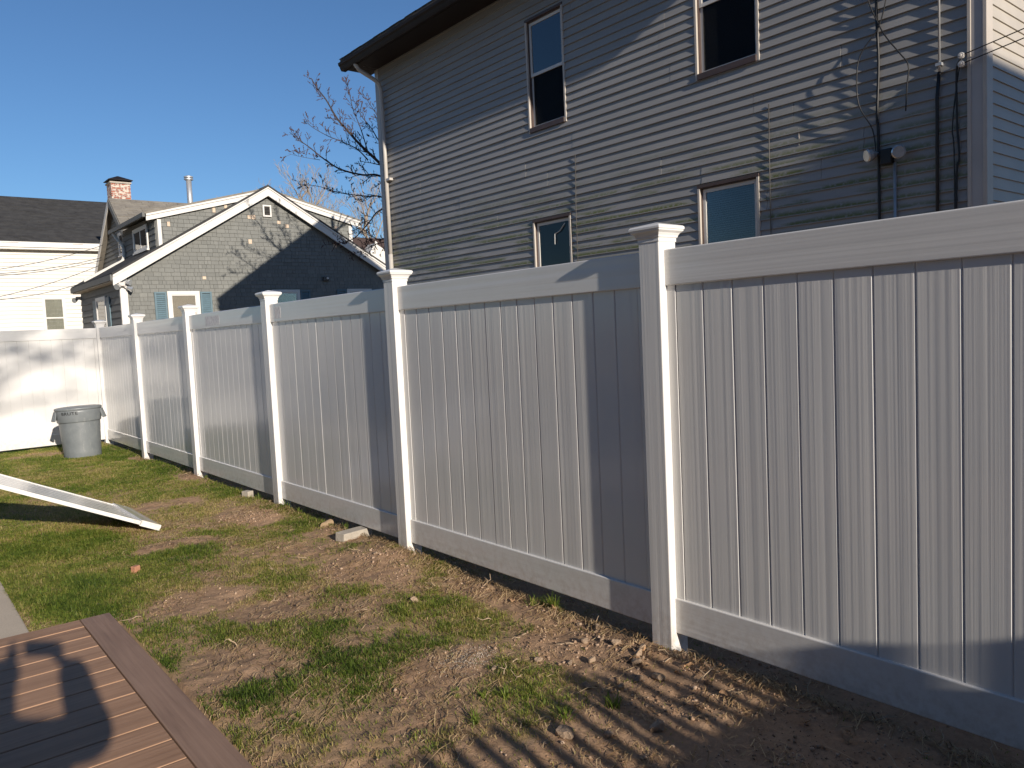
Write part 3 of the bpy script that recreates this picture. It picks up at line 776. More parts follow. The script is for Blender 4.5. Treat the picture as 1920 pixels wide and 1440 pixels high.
# roof slabs
def slab(pts, y0, y1, th, mat, par, name='roof'):
    (x0, z0), (x1, z1) = pts
    mb = MB(); mb.prism([(x0, y0, z0), (x1, y0, z1), (x1, y0, z1+th), (x0, y0, z0+th)], (0, y1-y0, 0)); return mb.build(name, mat, par)
slab(((EXL-.02, 3.60), (AX, AZ+.13)), GY-.24, BY1+.2, .06, M['roof_dark'], gh_); slab(((EXR+.07, 3.60), (AX, AZ+.13)), GY-.2405, BY1+.2005, .06, M['roof_dark'], gh_)
slab(((3.16, 5.32), (6.50, 6.20)), GY-.14, 25.0, .05, M['roof_grey'], gh_, 'dormer_roof'); slab(((9.94, 5.45), (7.05, 6.17)), GY-.1405, 25.0, .05, M['roof_grey'], gh_, 'dormer_roof')
# left side: eave fascia, gutter, dark clapboards, window, dormer front
MB().box(EXL-.06, EXL+.0, GY-.18, BY1+.15, 3.46, 3.62).build('gutter', M['grey_clap'], gh_)  # eave shade put into the gutter's darker grey
MB().box(EXL, XL, GY-.18, BY1+.15, 3.44, 3.46).build('soffit', M['white_paint'], gh_)
MB().box(3.10, 3.17, GY-.12, 25.0, 5.24, 5.36).build('gutter', M['grey_clap'], gh_)  # dormer gutter coloured dark grey to carry the shade of its eave
MB().tube(smoothpts([(3.16, 24.6, 5.24), (3.25, 24.55, 5.05), (3.38, 24.5, 4.85), (3.38, 24.5, 4.42), (3.05, 24.5, 4.2), (2.2, 24.5, 3.72)]), .05, 6).build('downspout', M['white_paint'], gh_)
fL = lambda x: ((x, 0, 0), (0, -1, 0), (0, 0, 1), (-1, 0, 0))     # facing -x : u = -y
def claps(par, x, y0, y1, z0, z1, e, mat, face='x'):
    z = z0
    while z < z1-.02:
        zt = min(z+e, z1); mb = MB()
        if face == 'x':
            mb.prism([(x-.03, y0, z), (x+.01, y0, z), (x+.01, y0, zt), (x-.006, y0, zt)], (0, y1-y0, 0))
        else:
            mb.prism([(y0, x-.03, z), (y0, x+.01, z), (y0, x+.01, zt), (y0, x-.006, zt)], (y1-y0, 0, 0))
        mb.build('clapboard', mat, par); z += e
claps(gh_, XL-.005, GY+.05, BY1, 1.9, 3.42, .19, M['grey_clap'])
claps(gh_, 3.465, GY+.05, 24.72, 4.3, 5.22, .17, M['grey_clap'])
def win(par, fr, w, h, panes=(1, 1), casing=.09, fill='dark_room', out=.04, sash='white_paint', case='white_paint'):
    """fr origin = lower left corner of the casing, N outward"""
    mb = MB(); c = casing
    mb.fbox(fr, 0, c, 0, h, 0, out); mb.fbox(fr, w-c, w, 0, h, 0, out); mb.fbox(fr, c, w-c, h-c, h, 0, out-.001); mb.fbox(fr, c, w-c, 0, c*.7, 0, out-.001)
    W = mb.build('window', M[case], par)
    mb = MB(); mb.fbox(fr, -.03, w+.03, -.05, 0, 0, out+.03); mb.build('sill', M[case], W)
    MB().fbox(fr, c, w-c, c*.7, h-c, .001, .004).build('blind' if fill != 'dark_room' else 'dark_room_panel', M[fill], W)  # the dark fill paints an unlit room straight behind the pane
    nxp, nyp = panes; uw = (w-2*c)/nxp; vh = (h-1.7*c)/nyp
    for i in range(nxp):
        for j in range(nyp):
            u0, v0 = c+i*uw, c*.7+j*vh; t = .03
            mb = MB(); mb.fbox(fr, u0, u0+t, v0, v0+vh, .012, .026); mb.fbox(fr, u0+uw-t, u0+uw, v0, v0+vh, .012, .026); mb.fbox(fr, u0+t, u0+uw-t, v0, v0+t, .0125, .0255); mb.fbox(fr, u0+t, u0+uw-t, v0+vh-t, v0+vh, .0125, .0255)
            mb.build('sash', M[sash], W)
            MB().fbox(fr, u0+t, u0+uw-t, v0+t, v0+vh-t, .016, .018).build('pane', M['glass'], W)
    return W
fF = lambda x, z, y=GY-.022: ((x, y, z), (1, 0, 0), (0, 0, 1), (0, -1, 0))
def shutter(par, fr, w, h):
    mb = MB(); t = .05
    mb.fbox(fr, 0, t, 0, h, 0, .035); mb.fbox(fr, w-t, w, 0, h, 0, .035); mb.fbox(fr, t, w-t, 0, t, 0, .034); mb.fbox(fr, t, w-t, h-t, h, 0, .034)
    s = mb.build('shutter', M['shutter'], par)
    v = t+.01
    while v < h-t-.02:
        mb = MB(); O, U, V, N = fr
        P = lambda u, vv, n: tuple(O[i]+U[i]*u+V[i]*vv+N[i]*n for i in range(3))
        mb.prism([P(t, v, .030), P(t, v+.045, .006), P(t, v+.053, .006), P(t, v+.008, .030)], tuple(U[i]*(w-2*t) for i in range(3))); mb.build('louvre', M['shutter'], s); v += .058
W1 = win(gh_, fF(3.62, 1.75), .90, 1.42, (1, 1), .10, 'shade')
shutter(gh_, fF(3.27, 1.75), .33, 1.40); shutter(gh_, fF(4.54, 1.75), .33, 1.40)
win(gh_, fF(6.72, 1.78), .92, 1.42, (1, 2), .09, 'dark_room'); shutter(gh_, fF(6.36, 1.78), .33, 1.40); shutter(gh_, fF(7.66, 1.78), .33, 1.40)
win(gh_, fF(9.30, 1.80), .92, 1.42, (1, 2), .09, 'dark_room'); shutter(gh_, fF(8.94, 1.80), .33, 1.40); shutter(gh_, fF(10.24, 1.80), .33, 1.40)
# gable vent
fr = fF(6.60, 5.44); mb = MB(); mb.fbox(fr, 0, .045, 0, .36, 0, .05); mb.fbox(fr, .225, .27, 0, .36, 0, .05); mb.fbox(fr, .045, .225, 0, .045, 0, .049); mb.fbox(fr, .045, .225, .315, .36, 0, .049)
V = mb.build('gable_vent', M['white_paint'], gh_)
MB().fbox(fr, .045, .225, .045, .315, 0, .006).build('vent_back', M['dark_room'], V)
for k in range(6):
    O, U, VV, N = fr; P = lambda u, vv, n: tuple(O[i]+U[i]*u+VV[i]*vv+N[i]*n for i in range(3)); v = .055+k*.044
    MB().prism([P(.045, v, .042), P(.045, v+.022, .010), P(.045, v+.030, .010), P(.045, v+.008, .042)], (.18, 0, 0)).build('slat', M['cable_grey'], V)
# bare spots where shingles are missing
M['bare'] = simple('bare_shingle', (.60, .47, .35), .8, .1, 20)
for (px, py) in ((467, 407), (475, 407), (523, 417), (538, 424), (469, 453), (401, 394), (423, 387), (631, 427), (316, 420), (383, 521), (628, 460)):
    q = atY(px, py, GY-.02); w = random.uniform(.035, .06); h = random.uniform(.04, .07)
    MB().box(q[0]-w, q[0]+w, GY-.028, GY-.012, q[2]-h, q[2]+h).build('bare_patch', M['bare'], gh_)
# wall lamp, camera lamps at the eave corner
q = atY(610, 523, GY-.02); mb = MB(); mb.box(q[0]-.10, q[0]+.10, GY-.10, GY-.01, q[2]-.07, q[2]+.07); L = mb.build('wall_box', M['cable_grey'], gh_, bevel=.02); MB().tube([(q[0]+.04, GY-.13, q[2]+.02), (q[0]+.04, GY-.09, q[2]+.02)], .035, 10).build('lens', M['ceramic'], L)
for (bx, by, bz) in ((XL-.02, GY-.14, 3.36), (XL-.10, BY1+.05, 3.30)):
    mb = MB(); mb.box(bx-.06, bx+.10, by-.06, by+.06, bz-.05, bz+.05); L = mb.build('flood_lamp', M['ceramic'], gh_, bevel=.01)
    for dx, dz, dd in ((.16, .05, (.7, -.6, -.2)), (.20, -.12, (.8, -.4, -.4)), (-.08, -.06, (-.7, -.6, -.3))):
        c = Vector((bx+dx, by-.08, bz+dz)); d = Vector(dd).normalized()
        MB().tube([Vector((bx, by, bz)), c], .02, 5).build('lamp_arm', M['ceramic'], L); MB().tube([c-d*.07, c, c+d*.08], [.04, .06, .085], 10).build('lamp_head', M['lamp_glass'], L)
# side window + dormer window, both facing left
win(gh_, ((XL-.03, 23.9, 1.7), (0, -1, 0), (0, 0, 1), (-1, 0, 0)), 1.25, 1.45, (1, 1), .1, 'dark_room')
MB().box(XL-.06, XL-.03, 22.2, 22.6, 1.7, 3.1).build('shutter', M['shutter'], gh_)
MB().box(XL-.06, XL-.03, 23.95, 24.35, 1.7, 3.1).build('shutter', M['shutter'], gh_)
win(gh_, ((3.43, 23.25, 4.46), (0, -1, 0), (0, 0, 1), (-1, 0, 0)), 1.55, .70, (2, 1), .08, 'blind')
# cross wing at the rear: gable facing left, ridge along x
EX, EYa, EZa = 4.6, 30.24, 7.22; ES = .80
MB().prism([(EX, 27.2, -.2), (EX, 33.3, -.2), (EX, 33.3, EZa-ES*3.06), (EX, EYa, EZa), (EX, 27.2, EZa-ES*3.04)], (8.0, 0, 0)).build('wall', M['grey_clap'], gh_)
z = 3.9
while z < 7.0:
    hw = min(3.0, (EZa-z-.17)/ES)
    if hw > .12:
        mb = MB(); mb.prism([(EX-.035, EYa-hw, z), (EX+.01, EYa-hw, z), (EX+.01, EYa-hw, z+.17), (EX-.006, EYa-hw, z+.17)], (0, 2*hw, 0)); mb.build('clapboard', M['grey_clap'], gh_)
    z += .17
for sg in (-1, 1):
    y_e = EYa+sg*3.3; ze = EZa-ES*3.3
    MB().prism([(EX-.22, y_e, ze), (EX-.22, EYa, EZa), (EX-.22, EYa, EZa+.08), (EX-.22, y_e, ze+.08)], (8.4, 0, 0)).build('roof', M['roof_grey'], gh_)
    MB().prism([(EX-.26, y_e, ze+.05), (EX-.26, EYa, EZa+.05), (EX-.26, EYa, EZa-.20), (EX-.26, y_e, ze-.20)], (.035, 0, 0)).build('rake_board', M['white_paint'] if sg > 0 else M['grey_clap'], gh_)
# shingle courses of the wing roof facing the yard
mb = MB(); ln = math.hypot(3.3, ES*3.3); nr = 26
for r in range(nr):
    x = EX-.22-random.random()*.2; s0 = r*ln/nr
    while x < EX+6:
        w = random.uniform(.16, .5); t = random.choice((.008, .016, .03)); x1 = min(x+w, EX+8); x0 = max(x, EX-.22)
        if x1-x0 > .03:
            P = lambda s, h, xx: (xx, EYa-3.3+s*3.3/ln-h*ES*3.3/ln, EZa+.08-ES*3.3+s*ES*3.3/ln+h*3.3/ln)
            mb.poly([P(s0-.01, t, x0), P(s0-.01, t, x1), P(s0+ln/nr+.02, .003, x1), P(s0+ln/nr+.02, .003, x0)]); mb.poly([P(s0-.01, 0, x0), P(s0-.01, 0, x1), P(s0-.01, t, x1), P(s0-.01, t, x0)])
        x += w+.006
mb.build('shingles', M['roof_grey'], gh_)['kind'] = 'stuff'
win(gh_, ((EX-.03, 29.95, 5.10), (0, -1, 0), (0, 0, 1), (-1, 0, 0)), .75, .85, (1, 2), .08, 'blind')
# chimney
cx0, cx1, cy0, cy1 = 4.66, 5.36, 30.9, 31.6
ch = MB().box(cx0, cx1, cy0, cy1, 5.6, 8.03).build('chimney', M['brick'], gh_)
MB().box(cx0-.04, cx1+.04, cy0-.04, cy1+.04, 8.03, 8.09).build('chimney_crown', M['concrete'], ch)
mb = MB()
for (a, b) in ((cx0+.08, cy0+.08), (cx1-.08, cy0+.08), (cx0+.08, cy1-.08), (cx1-.08, cy1-.08)): mb.box(a-.02, a+.02, b-.02, b+.02, 8.08, 8.16)
mb.build('cap_legs', M['metal_dark'], ch)
mb = MB(); c = ((cx0+cx1)/2, (cy0+cy1)/2)
mb.sqloft([(.44, 0), (.44, .02), (.02, .22)], (c[0], c[1], 8.15)); mb.build('chimney_cap', M['metal_dark'], ch)
# flue pipe
fp = MB().tube([(7.36, 30.1, 6.5), (7.36, 30.1, 8.28)], .105, 16).build('flue_pipe', M['steel'], gh_, smooth=True)
mb = MB(); mb.lathe([(.11, 0), (.175, .02), (.175, .06), (.12, .065), (.12, .10), (.175, .105), (.175, .15), (.10, .18), (.001, .185)], (7.36, 30.1, 8.2), 20); mb.build('pipe_cap', M['steel'], fp)

# ------------------------------------------------------------------ white house, far house
wh = thing('house', 'cream white clapboard house with a charcoal roof beyond the back fence', 'house', (-.5, 40, 0))
WY = 36.0
MB().box(-8, 9.3, WY+.02, 44, -.2, 6.05).build('wall', M['white_clap'], wh)
z = 2.2
while z < 5.95:
    MB().prism([(-8, WY-.035, z), (-8, WY+.021, z), (-8, WY+.021, z+.168), (-8, WY+.003, z+.168)], (17.3, 0, 0)).build('clapboard', M['white_clap'], wh); z += .168
MB().box(9.16, 9.34, WY-.05, WY+.05, -.1, 6.0).build('corner_board', M['white_paint'], wh)
MB().box(-8.2, 9.6, WY-.36, WY+.03, 5.92, 6.02).build('frieze_board', M['white_paint'], wh)
MB().box(-8.2, 9.62, WY-.42, WY-.36, 6.0, 6.22).build('gutter', M['white_paint'], wh)
MB().prism([(-8.3, WY-.40, 6.16), (-8.3, 40, 8.80), (-8.3, 44.4, 5.9), (-8.3, 44.4, 5.8), (-8.3, 40, 8.68), (-8.3, WY-.40, 6.04)], (18.0, 0, 0)).build('roof', M['roof_dark'], wh)
mb = MB(); nr = 30; ln = math.hypot(4.4, 2.64)
for r in range(nr):
    x = -8.3-random.random()*.3; s0 = r/nr
    while x < 9.7:
        w = random.uniform(.2, .7); t = random.choice((.006, .014, .028)); x1 = min(x+w, 9.7)
        P = lambda s, h, xx: (xx, WY-.40+4.4*s-h*.51, 6.16+2.64*s+h*.86)
        mb.poly([P(s0-.003, t, x), P(s0-.003, t, x1), P(s0+1/nr, .002, x1), P(s0+1/nr, .002, x)]); mb.poly([P(s0-.003, 0, x), P(s0-.003, 0, x1), P(s0-.003, t, x1), P(s0-.003, t, x)]); x += w+.01
mb.build('shingles', M['roof_dark'], wh)['kind'] = 'stuff'
Wn = win(wh, ((2.74, WY-.025, 2.15), (1, 0, 0), (0, 0, 1), (0, -1, 0)), .88, 1.80, (1, 2), .09, 'curtain')
mb = MB()
for k in range(12):
    x = 2.85+k*.058; mb.prism([(x, WY-.0305, 2.25), (x+.029, WY-.0385, 2.25), (x+.057, WY-.0305, 2.25)], (0, 0, 1.55))
mb.build('vertical_blind', M['curtain'], Wn)['kind'] = 'stuff'      # slats just inside the pane
fh = thing('house', 'distant white house with a dark brown roof seen past the grey house', 'house', (19, 40, 0))
MB().prism([(16.5, 38, -.2), (24, 38, -.2), (24, 38, 5.6), (16.5, 38, 5.6)], (0, 6, 0)).build('wall', M['white_clap'], fh)
MB().prism([(16.2, 37.6, 5.55), (16.2, 41, 7.75), (16.2, 44.4, 5.55), (16.2, 44.4, 5.42), (16.2, 41, 7.6), (16.2, 37.6, 5.42)], (8.0, 0, 0)).build('roof', M['roof_brown'], fh)
q = [atY(688, 486, 37.0), atY(703, 456, 37.0), atY(722, 456, 37.0), atY(722, 520, 37.0), atY(688, 520, 37.0)]
MB().prism([(p[0], 37.0, p[2]) for p in (q[0], q[1], (q[1]+np.array([1.6, 0, -.9])), (q[1]+np.array([1.6, 0, -6.5])), q[0]+np.array([0, 0, -5.0]))][::-1], (0, .9, 0)).build('gable_wall', M['white_clap'], fh)
a, b = q[0], q[1]
MB().prism([(a[0]-.1, 36.9, a[2]-.1), (b[0], 36.9, b[2]+.12), (b[0]+.12, 36.9, b[2]+.0), (a[0]+.06, 36.9, a[2]-.25)], (0, .05, 0)).build('rake_board', M['white_paint'], fh)

# wires crossing in front of the white house
for i, ((x0, y0), (x1, y1)) in enumerate((((192, 460), (-60, 512)), ((190, 483), (-60, 516)), ((190, 488), (-60, 519)), ((186, 498), (-60, 568)), ((150, 532), (-60, 566)))):
    p, q = atY(x0, y0, 28.0), atY(x1, y1, 24.0)
    wire(tuple(p), tuple(q), .12, .009, ('thick drop wire sagging below the white house eave', 'upper of two thin wires running to the shingled gable', 'lower of two thin wires running to the shingled gable', 'slack wire running down from the shingled roof edge', 'lowest thin wire reaching the shingled eave corner')[i])

# neighbouring house out of frame on the right (its ridge shades the lower wall of the tan house)
nh = thing('house', 'tan gabled house next in the row beyond the side yard', 'house', (7.5, -14, 0))
NZ = 3.74+14.03*math.tan(SUN_EL)/math.cos(SUN_AZ)
MB().prism([(2.75, -18, -.2), (2.75, -10, -.2), (2.75, -10, NZ-2.5), (2.75, -14, NZ-.1), (2.75, -18, NZ-2.5)], (9.5, 0, 0)).build('wall', M['siding_front'], nh)
for sg in (-1, 1):
    MB().prism([(2.5, -14, NZ-.1), (2.5, -14+sg*4.4, NZ-.1-2.64), (2.5, -14+sg*4.4, NZ-2.64), (2.5, -14, NZ)], (10, 0, 0)).build('roof', M['roof_tan'], nh)
for zz in (1.0, 3.9):
    for xx in (4.0, 6.8, 9.6): win(nh, ((xx+.8, -9.995, zz), (-1, 0, 0), (0, 0, 1), (0, 1, 0)), .85, 1.5, (1, 2))

# unseen house added left of the deck to cut western sky light
oh = thing('house', 'grey sided two storey house added out of frame to block western sky light', 'house', (-10, -2, 0))
M['blocker_siding'] = simple('grey_siding', (.36, .36, .36), .7, .12, 3)
MB().box(-14, -6.10, -15, 4.2, -.2, 6.3).build('wall', M['blocker_siding'], oh)
z = .4
while z < 6.2:
    MB().prism([(-6.07, -15, z), (-6.11, -15, z), (-6.11, -15, z+.19), (-6.095, -15, z+.19)], (0, 19.2, 0)).build('clapboard', M['blocker_siding'], oh); z += .19
MB().prism([(-5.7, -15.4, 6.15), (-10, -15.4, 9.3), (-14.4, -15.4, 6.15), (-14.4, -15.4, 6.3), (-10, -15.4, 9.45), (-5.7, -15.4, 6.3)], (0, 20, 0)).build('roof', M['roof_dark'], oh)
for yy in (-11, -7.5, -3.5, 1.0):
    for zz in (1.2, 4.0): win(oh, ((-6.075, yy, zz), (0, 1, 0), (0, 0, 1), (1, 0, 0)), .95, 1.5, (1, 2))

# ------------------------------------------------------------------ deck
DZ = .10; DX1 = -2.071; DYF = 2.407; BW = .152
deck = thing('deck', 'low brown composite deck with a darker border board', 'deck', (-3.6, 0, 0))
def dboard(name, mat, *a): return MB().box(*a).build(name, mat, deck, bevel=.004)
dboard('border_board', M['deck_border'], DX1-BW, DX1, -5.0, DYF, DZ-.025, DZ)
dboard('border_board', M['deck'], -6.0, DX1-BW-.003, DYF-.139, DYF, DZ-.025, DZ-.0005)
y = DYF-.139-.006; k = 0
while y > -4.9:
    dboard('deck_board', M['deck'], -6.0, DX1-BW-.005, y-.1755, y, DZ-.025, DZ-.001-random.uniform(0, .0008)); y -= .1825; k += 1
M['deck_under'] = simple('groove_shadow_gap_timber', (.20, .12, .08), .8, .1, 6)
MB().box(-5.98, DX1-.01, -5.0, DYF-.012, DZ-.034, DZ-.0265).build('joist_layer', M['deck_under'], deck)
MB().box(-5.98, DX1-.012, -4.98, DYF-.014, -.16, DZ-.035).build('frame', M['deck_under'], deck)

# ------------------------------------------------------------------ trash can
CX, CY = -.65, 10.79; cz = float(gh(CX, CY))-.006
can = thing('trash_can', 'grey plastic trash can with BRUTE lettering standing by the back fence', 'trash can', (CX, CY, cz))
can.rotation_euler = (R(-1.5), R(-1.0), 0)
def lay(name, prof, mat, n=48, par=can, smooth=True):
    mb = MB(); mb.lathe(prof, (0, 0, 0), n); o = put(name, mb.mesh(name, mat, smooth=smooth), par); return o
body = lay('body', [(.001, .012), (.22, .012), (.238, .0), (.248, .004), (.252, .02), (.256, .10), (.272, .40), (.282, .57), (.282, .576), (.270, .60), (.262, .60), (.240, .03), (.001, .03)], M['can'])
lay('collar', [(.279, .552), (.297, .556), (.300, .566), (.310, .70), (.313, .742), (.300, .746), (.285, .60), (.277, .566)], M['can'])
lay('lid', [(.001, .788), (.12, .787), (.262, .782), (.30, .776), (.318, .770), (.322, .758), (.321, .735), (.314, .733), (.312, .745), (.30, .75), (.001, .752)], M['can'])
va = math.atan2(CY-CAM[1], CX-CAM[0])
for sg in (-1, 1):
    a0 = va+sg*math.pi/2
    pts_o = []; mb = MB(); n = 9
    rows = []
    for i in range(n):
        a = a0+(i/(n-1)-.5)*.62; f = math.cos((i/(n-1)-.5)*math.pi*.8)
        ca, sa = math.cos(a), math.sin(a)
        rows.append([(ca*.309, sa*.309, .728), (ca*(.318+.012*f), sa*(.318+.012*f), .726), (ca*(.318+.055*f), sa*(.318+.055*f), .592), (ca*(.314+.048*f), sa*(.314+.048*f), .583), (ca*(.309+.035*f), sa*(.309+.035*f), .600), (ca*.306, sa*.306, .69)])
    b = len(mb.v); m = 6
    for r_ in rows: mb.v += r_
    for i in range(n-1):
        for k in range(m): k2 = (k+1) % m; mb.f.append((i*m+k, i*m+k2, (i+1)*m+k2, (i+1)*m+k))
    mb.f.append(tuple(range(m-1, -1, -1))); mb.f.append(tuple((n-1)*m+k for k in range(m)))
    put('handle', mb.mesh('handle', M['can']), can)
fc = bpy.data.curves.new('lettering', 'FONT'); fc.body = 'BRUTE'; fc.size = .062; fc.align_x = 'CENTER'; fc.extrude = 0; fc.offset = .001; fc.space_character = 1.08
ft = bpy.data.objects.new('tmp', fc); COL.objects.link(ft); bpy.context.view_layer.update()
me = bpy.data.meshes.new_from_object(ft.evaluated_get(bpy.context.evaluated_depsgraph_get())); bpy.data.objects.remove(ft)
ta = va+math.pi-.42
bmt = bmesh.new(); bmt.from_mesh(me); bmesh.ops.triangulate(bmt, faces=bmt.faces)
bmesh.ops.subdivide_edges(bmt, edges=[e for e in bmt.edges if e.calc_length() > .02], cuts=2)
for v in bmt.verts:
    an = ta+v.co.x*1.25/.311; z = .672+v.co.y; rr = .3005+(z-.566)*.0727+.0016
    v.co = Vector((rr*math.cos(an), rr*math.sin(an), z))
bmt.to_mesh(me); bmt.free(); me.name = 'lettering'; me.materials.clear(); me.materials.append(M['cable']); put('lettering', me, can)

# ------------------------------------------------------------------ loose fence panel propped up, sawhorse
lz = float(gh(-1.16, 5.3))
lp = thing('fence_panel', 'loose white vinyl fence panel propped up with one end on the grass', 'fence panel', (-1.16, 4.77, lz+.016))
TIL = 26.0; lp.rotation_euler = (0, R(-(90-TIL)), 0)
put('bottom_rail', rail_mesh(1.056, 0, .178, name='bottom_rail'), lp); put('top_rail', rail_mesh(1.056, 1.652, 1.83, name='top_rail'), lp)
PK2 = picket_mesh(.1588, .16, 1.67)
for k in range(6): put('picket', PK2, lp, (0, .052+.1588*(k+.5), 0))
cm = MB().box(-.0165, .0165, 0, .051, .17, 1.66).mesh('end_channel', M['vinyl_y'])
put('end_channel', cm, lp, (0, .0, 0)); put('end_channel', cm, lp, (0, 1.005, 0))
sh = thing('sawhorse', 'plain wooden sawhorse holding up the loose fence panel', 'sawhorse', (-2.70, 5.4, 0))
MB().box(-2.745, -2.655, 4.70, 6.10, lz+.64, lz+.716).build('beam', M['wood'], sh)
for yy in (4.85, 5.95):
    for sg in (-1, 1): MB().prism([(-2.70+sg*.02-.02, yy-.04, lz+.70), (-2.70+sg*.02+.02, yy-.04, lz+.70), (-2.70+sg*.26+.02, yy-.04, -.02), (-2.70+sg*.26-.02, yy-.04, -.02)], (0, .08, 0)).build('leg', M['wood'], sh)

# ------------------------------------------------------------------ small loose things
def rot_box(name, mat, c, dims, rz, label, cat, group=None, tilt=(0, 0), bev=.006):
    mb = MB(); a, b, h = dims; mb.box(-a/2, a/2, -b/2, b/2, 0, h)
    me = mb.mesh(name, mat); o = put(name, me, None, (c[0], c[1], float(gh(c[0], c[1]))+c[2]), (tilt[0], tilt[1], rz))
    m = o.modifiers.new('bevel', 'BEVEL'); m.width = bev; m.segments = 2; return tag(o, label, cat, group)
rot_box('paver', M['concrete'], (-.125, 3.12, -.018), (.30, .105, .072), R(14), 'pale rectangular paver lying beside the fence on the soil mound', 'paver', tilt=(R(3), R(2)))
rot_box('paver', M['concrete'], (-.075, 5.56, -.02), (.075, .10, .085), R(20), 'small upright paver piece wedged under the fence in the grass', 'paver')
rot_box('brick_piece', M['red_brick'], (-1.673, 3.49, -.006), (.05, .045, .055), R(30), 'small reddish brick chip standing in the thin grass', 'brick')
o = put('log', MB().tube([(0, 0, 0), (.13, .05, .004)], .032, 14).mesh('log', M['wood']), None, (-.035, 3.72, float(gh(-.05, 3.75))+.026), (0, 0, R(200)))
tag(o, 'short sawn log end poking out under the fence', 'log')
def rock_mesh(seed, n=2, flat=.75):
    bm = bmesh.new(); bmesh.ops.create_icosphere(bm, subdivisions=n, radius=1); r = random.Random(seed)
    ax = [r.uniform(.75, 1.2), r.uniform(.75, 1.1), flat]
    pl = [(Vector((r.gauss(0, 1), r.gauss(0, 1), r.gauss(0, 1))).normalized(), r.uniform(.45, .8)) for _ in range(14)]
    for v in bm.verts:
        for d, k in pl:
            q = v.co.dot(d)
            if q > k: v.co -= d*(q-k)*1.0
        v.co = Vector((v.co[i]*ax[i] for i in range(3)))
    me = bpy.data.meshes.new('stone'); bm.to_mesh(me); bm.free(); me.materials.append(M['stone'])
    return me
RK = [rock_mesh(i, 3) for i in range(6)]
spots = [(-1.01, -.31, .045), (-.66, -.07, .030), (-.32, -.06, .028), (-.70, -.52, .045), (-.55, -.18, .026), (-.10, .40, .030), (-.63, .29, .024), (-.43, -.18, .026), (-.36, -.24, .034), (-.44, .11, .030), (-.13, .52, .022),
         (-.25, -.02, .032), (-.22, .16, .030), (-.52, .18, .022), (-.30, .30, .024), (-.16, .03, .026), (-.88, -.42, .028), (-.60, 1.46, .034), (-.85, .36, .018), (-.1, 2.25, .022), (-.3, 2.45, .018)]
for i, (x, y, s) in enumerate(spots):
    s *= .95
    near = s > .04
    o = put('stone', RK[i % 6], None, (x, y, float(gh(x, y))+s*.38), (random.uniform(-.3, .3), random.uniform(-.3, .3), random.uniform(0, 6))); o.scale = (s, s, s)
    lab = 'large tan stone half sunk in striped soil near the fence post' if near else ('lone brown stone among grass tufts away from the fence' if i == 17 else 'small brown stone on the loose soil by the fence')
    tag(o, lab, 'stone', 'stones on the loose soil')

# ------------------------------------------------------------------ trees
def grow_branch(mb, bud, pts, r0, r1, lvl, R_, twig, buds, up=.35, rm=1.0):
    """pts: polyline of the limb; spawns side shoots"""
    pts = smoothpts(pts, 4) if len(pts) < 9 else [Vector(p) for p in pts]
    n = len(pts); rad = [r0+(r1-r0)*(i/(n-1))**.8 for i in range(n)]
    mb.tube(pts, rad, 6 if r0 > .03 else (5 if r0 > .012 else 3), cap=False)
    L = sum((pts[i+1]-pts[i]).length for i in range(n-1))
    if lvl <= 0: 
        if buds:
            for i in range(1, n):
                if R_.random() < .75: bud.append((pts[i], r1))
        return
    ns = max(2, int(L/twig[0]*(1.0)))
    for k in range(ns):
        f = .12+.86*(k+R_.random())/ns; i = min(n-2, int(f*(n-1))); p = pts[i].lerp(pts[i+1], f*(n-1)-i); t = (pts[i+1]-pts[i]).normalized()
        a = t.orthogonal(); a.rotate(Quaternion(t, R_.uniform(0, 6.283)))
        ang = R_.uniform(.5, .95); d = (t*math.cos(ang)+a*math.sin(ang)); d = (d+Vector((0, 0, up*R_.uniform(.4, 1.2)))).normalized()
        ll = twig[1]*(1-.55*f)*R_.uniform(.55, 1.25)*(.8 if lvl == 1 else 1)
        m = 4; q = [p]; dd = d.copy()
        for j in range(m):
            dd = (dd+Vector((R_.gauss(0, .14), R_.gauss(0, .14), R_.gauss(.06*up*3, .10)))).normalized(); q.append(q[-1]+dd*ll/m)
        rr = max(.0035*rm, rad[i]*R_.uniform(.38, .6))
        grow_branch(mb, bud, q, rr, max(.0024*rm, rr*.3), lvl-1, R_, (twig[0]*.62, twig[1]*.52), buds, up, rm)
def add_buds(bud, R_, s0):
    mb = MB()
    for p, r in bud:
        s = s0*R_.uniform(.6, 1.3); p = p+Vector((R_.gauss(0, s*.6), R_.gauss(0, s*.6), R_.gauss(0, s*.6)))
        b = len(mb.v); mb.v += [tuple(p+Vector(d)*s) for d in ((1, 0, 0), (-1, 0, 0), (0, 1, 0), (0, -1, 0), (0, 0, 1.6), (0, 0, -1.6))]
        mb.f += [tuple(b+i for i in q) for q in ((0, 2, 4), (2, 1, 4), (1, 3, 4), (3, 0, 4), (2, 0, 5), (1, 2, 5), (3, 1, 5), (0, 3, 5))]
    return mb
TR = random.Random(5)
TY = 14.6
def P3(lst, y=TY, dy=0): return [tuple(atY(px, py, y+dy*i)) for i, (px, py) in enumerate(lst)]
tree = thing('tree', 'bare dark tree with budding twigs behind the corner of the tan house', 'tree', (8.1, TY, 0))
trunk = MB(); base = (8.1, TY)
trunk.tube(smoothpts([(8.1, TY, -.1), (8.05, TY, 1.5), (8.15, TY+.05, 3.2), (8.1, TY, 4.6), (8.25, TY, 6.0), (8.2, TY+.1, 7.6)]), [.17-.005*i for i in range(26)], 10)
trunk.build('trunk', M['bark_dark'], tree, smooth=True)
cr = MB(); buds = []
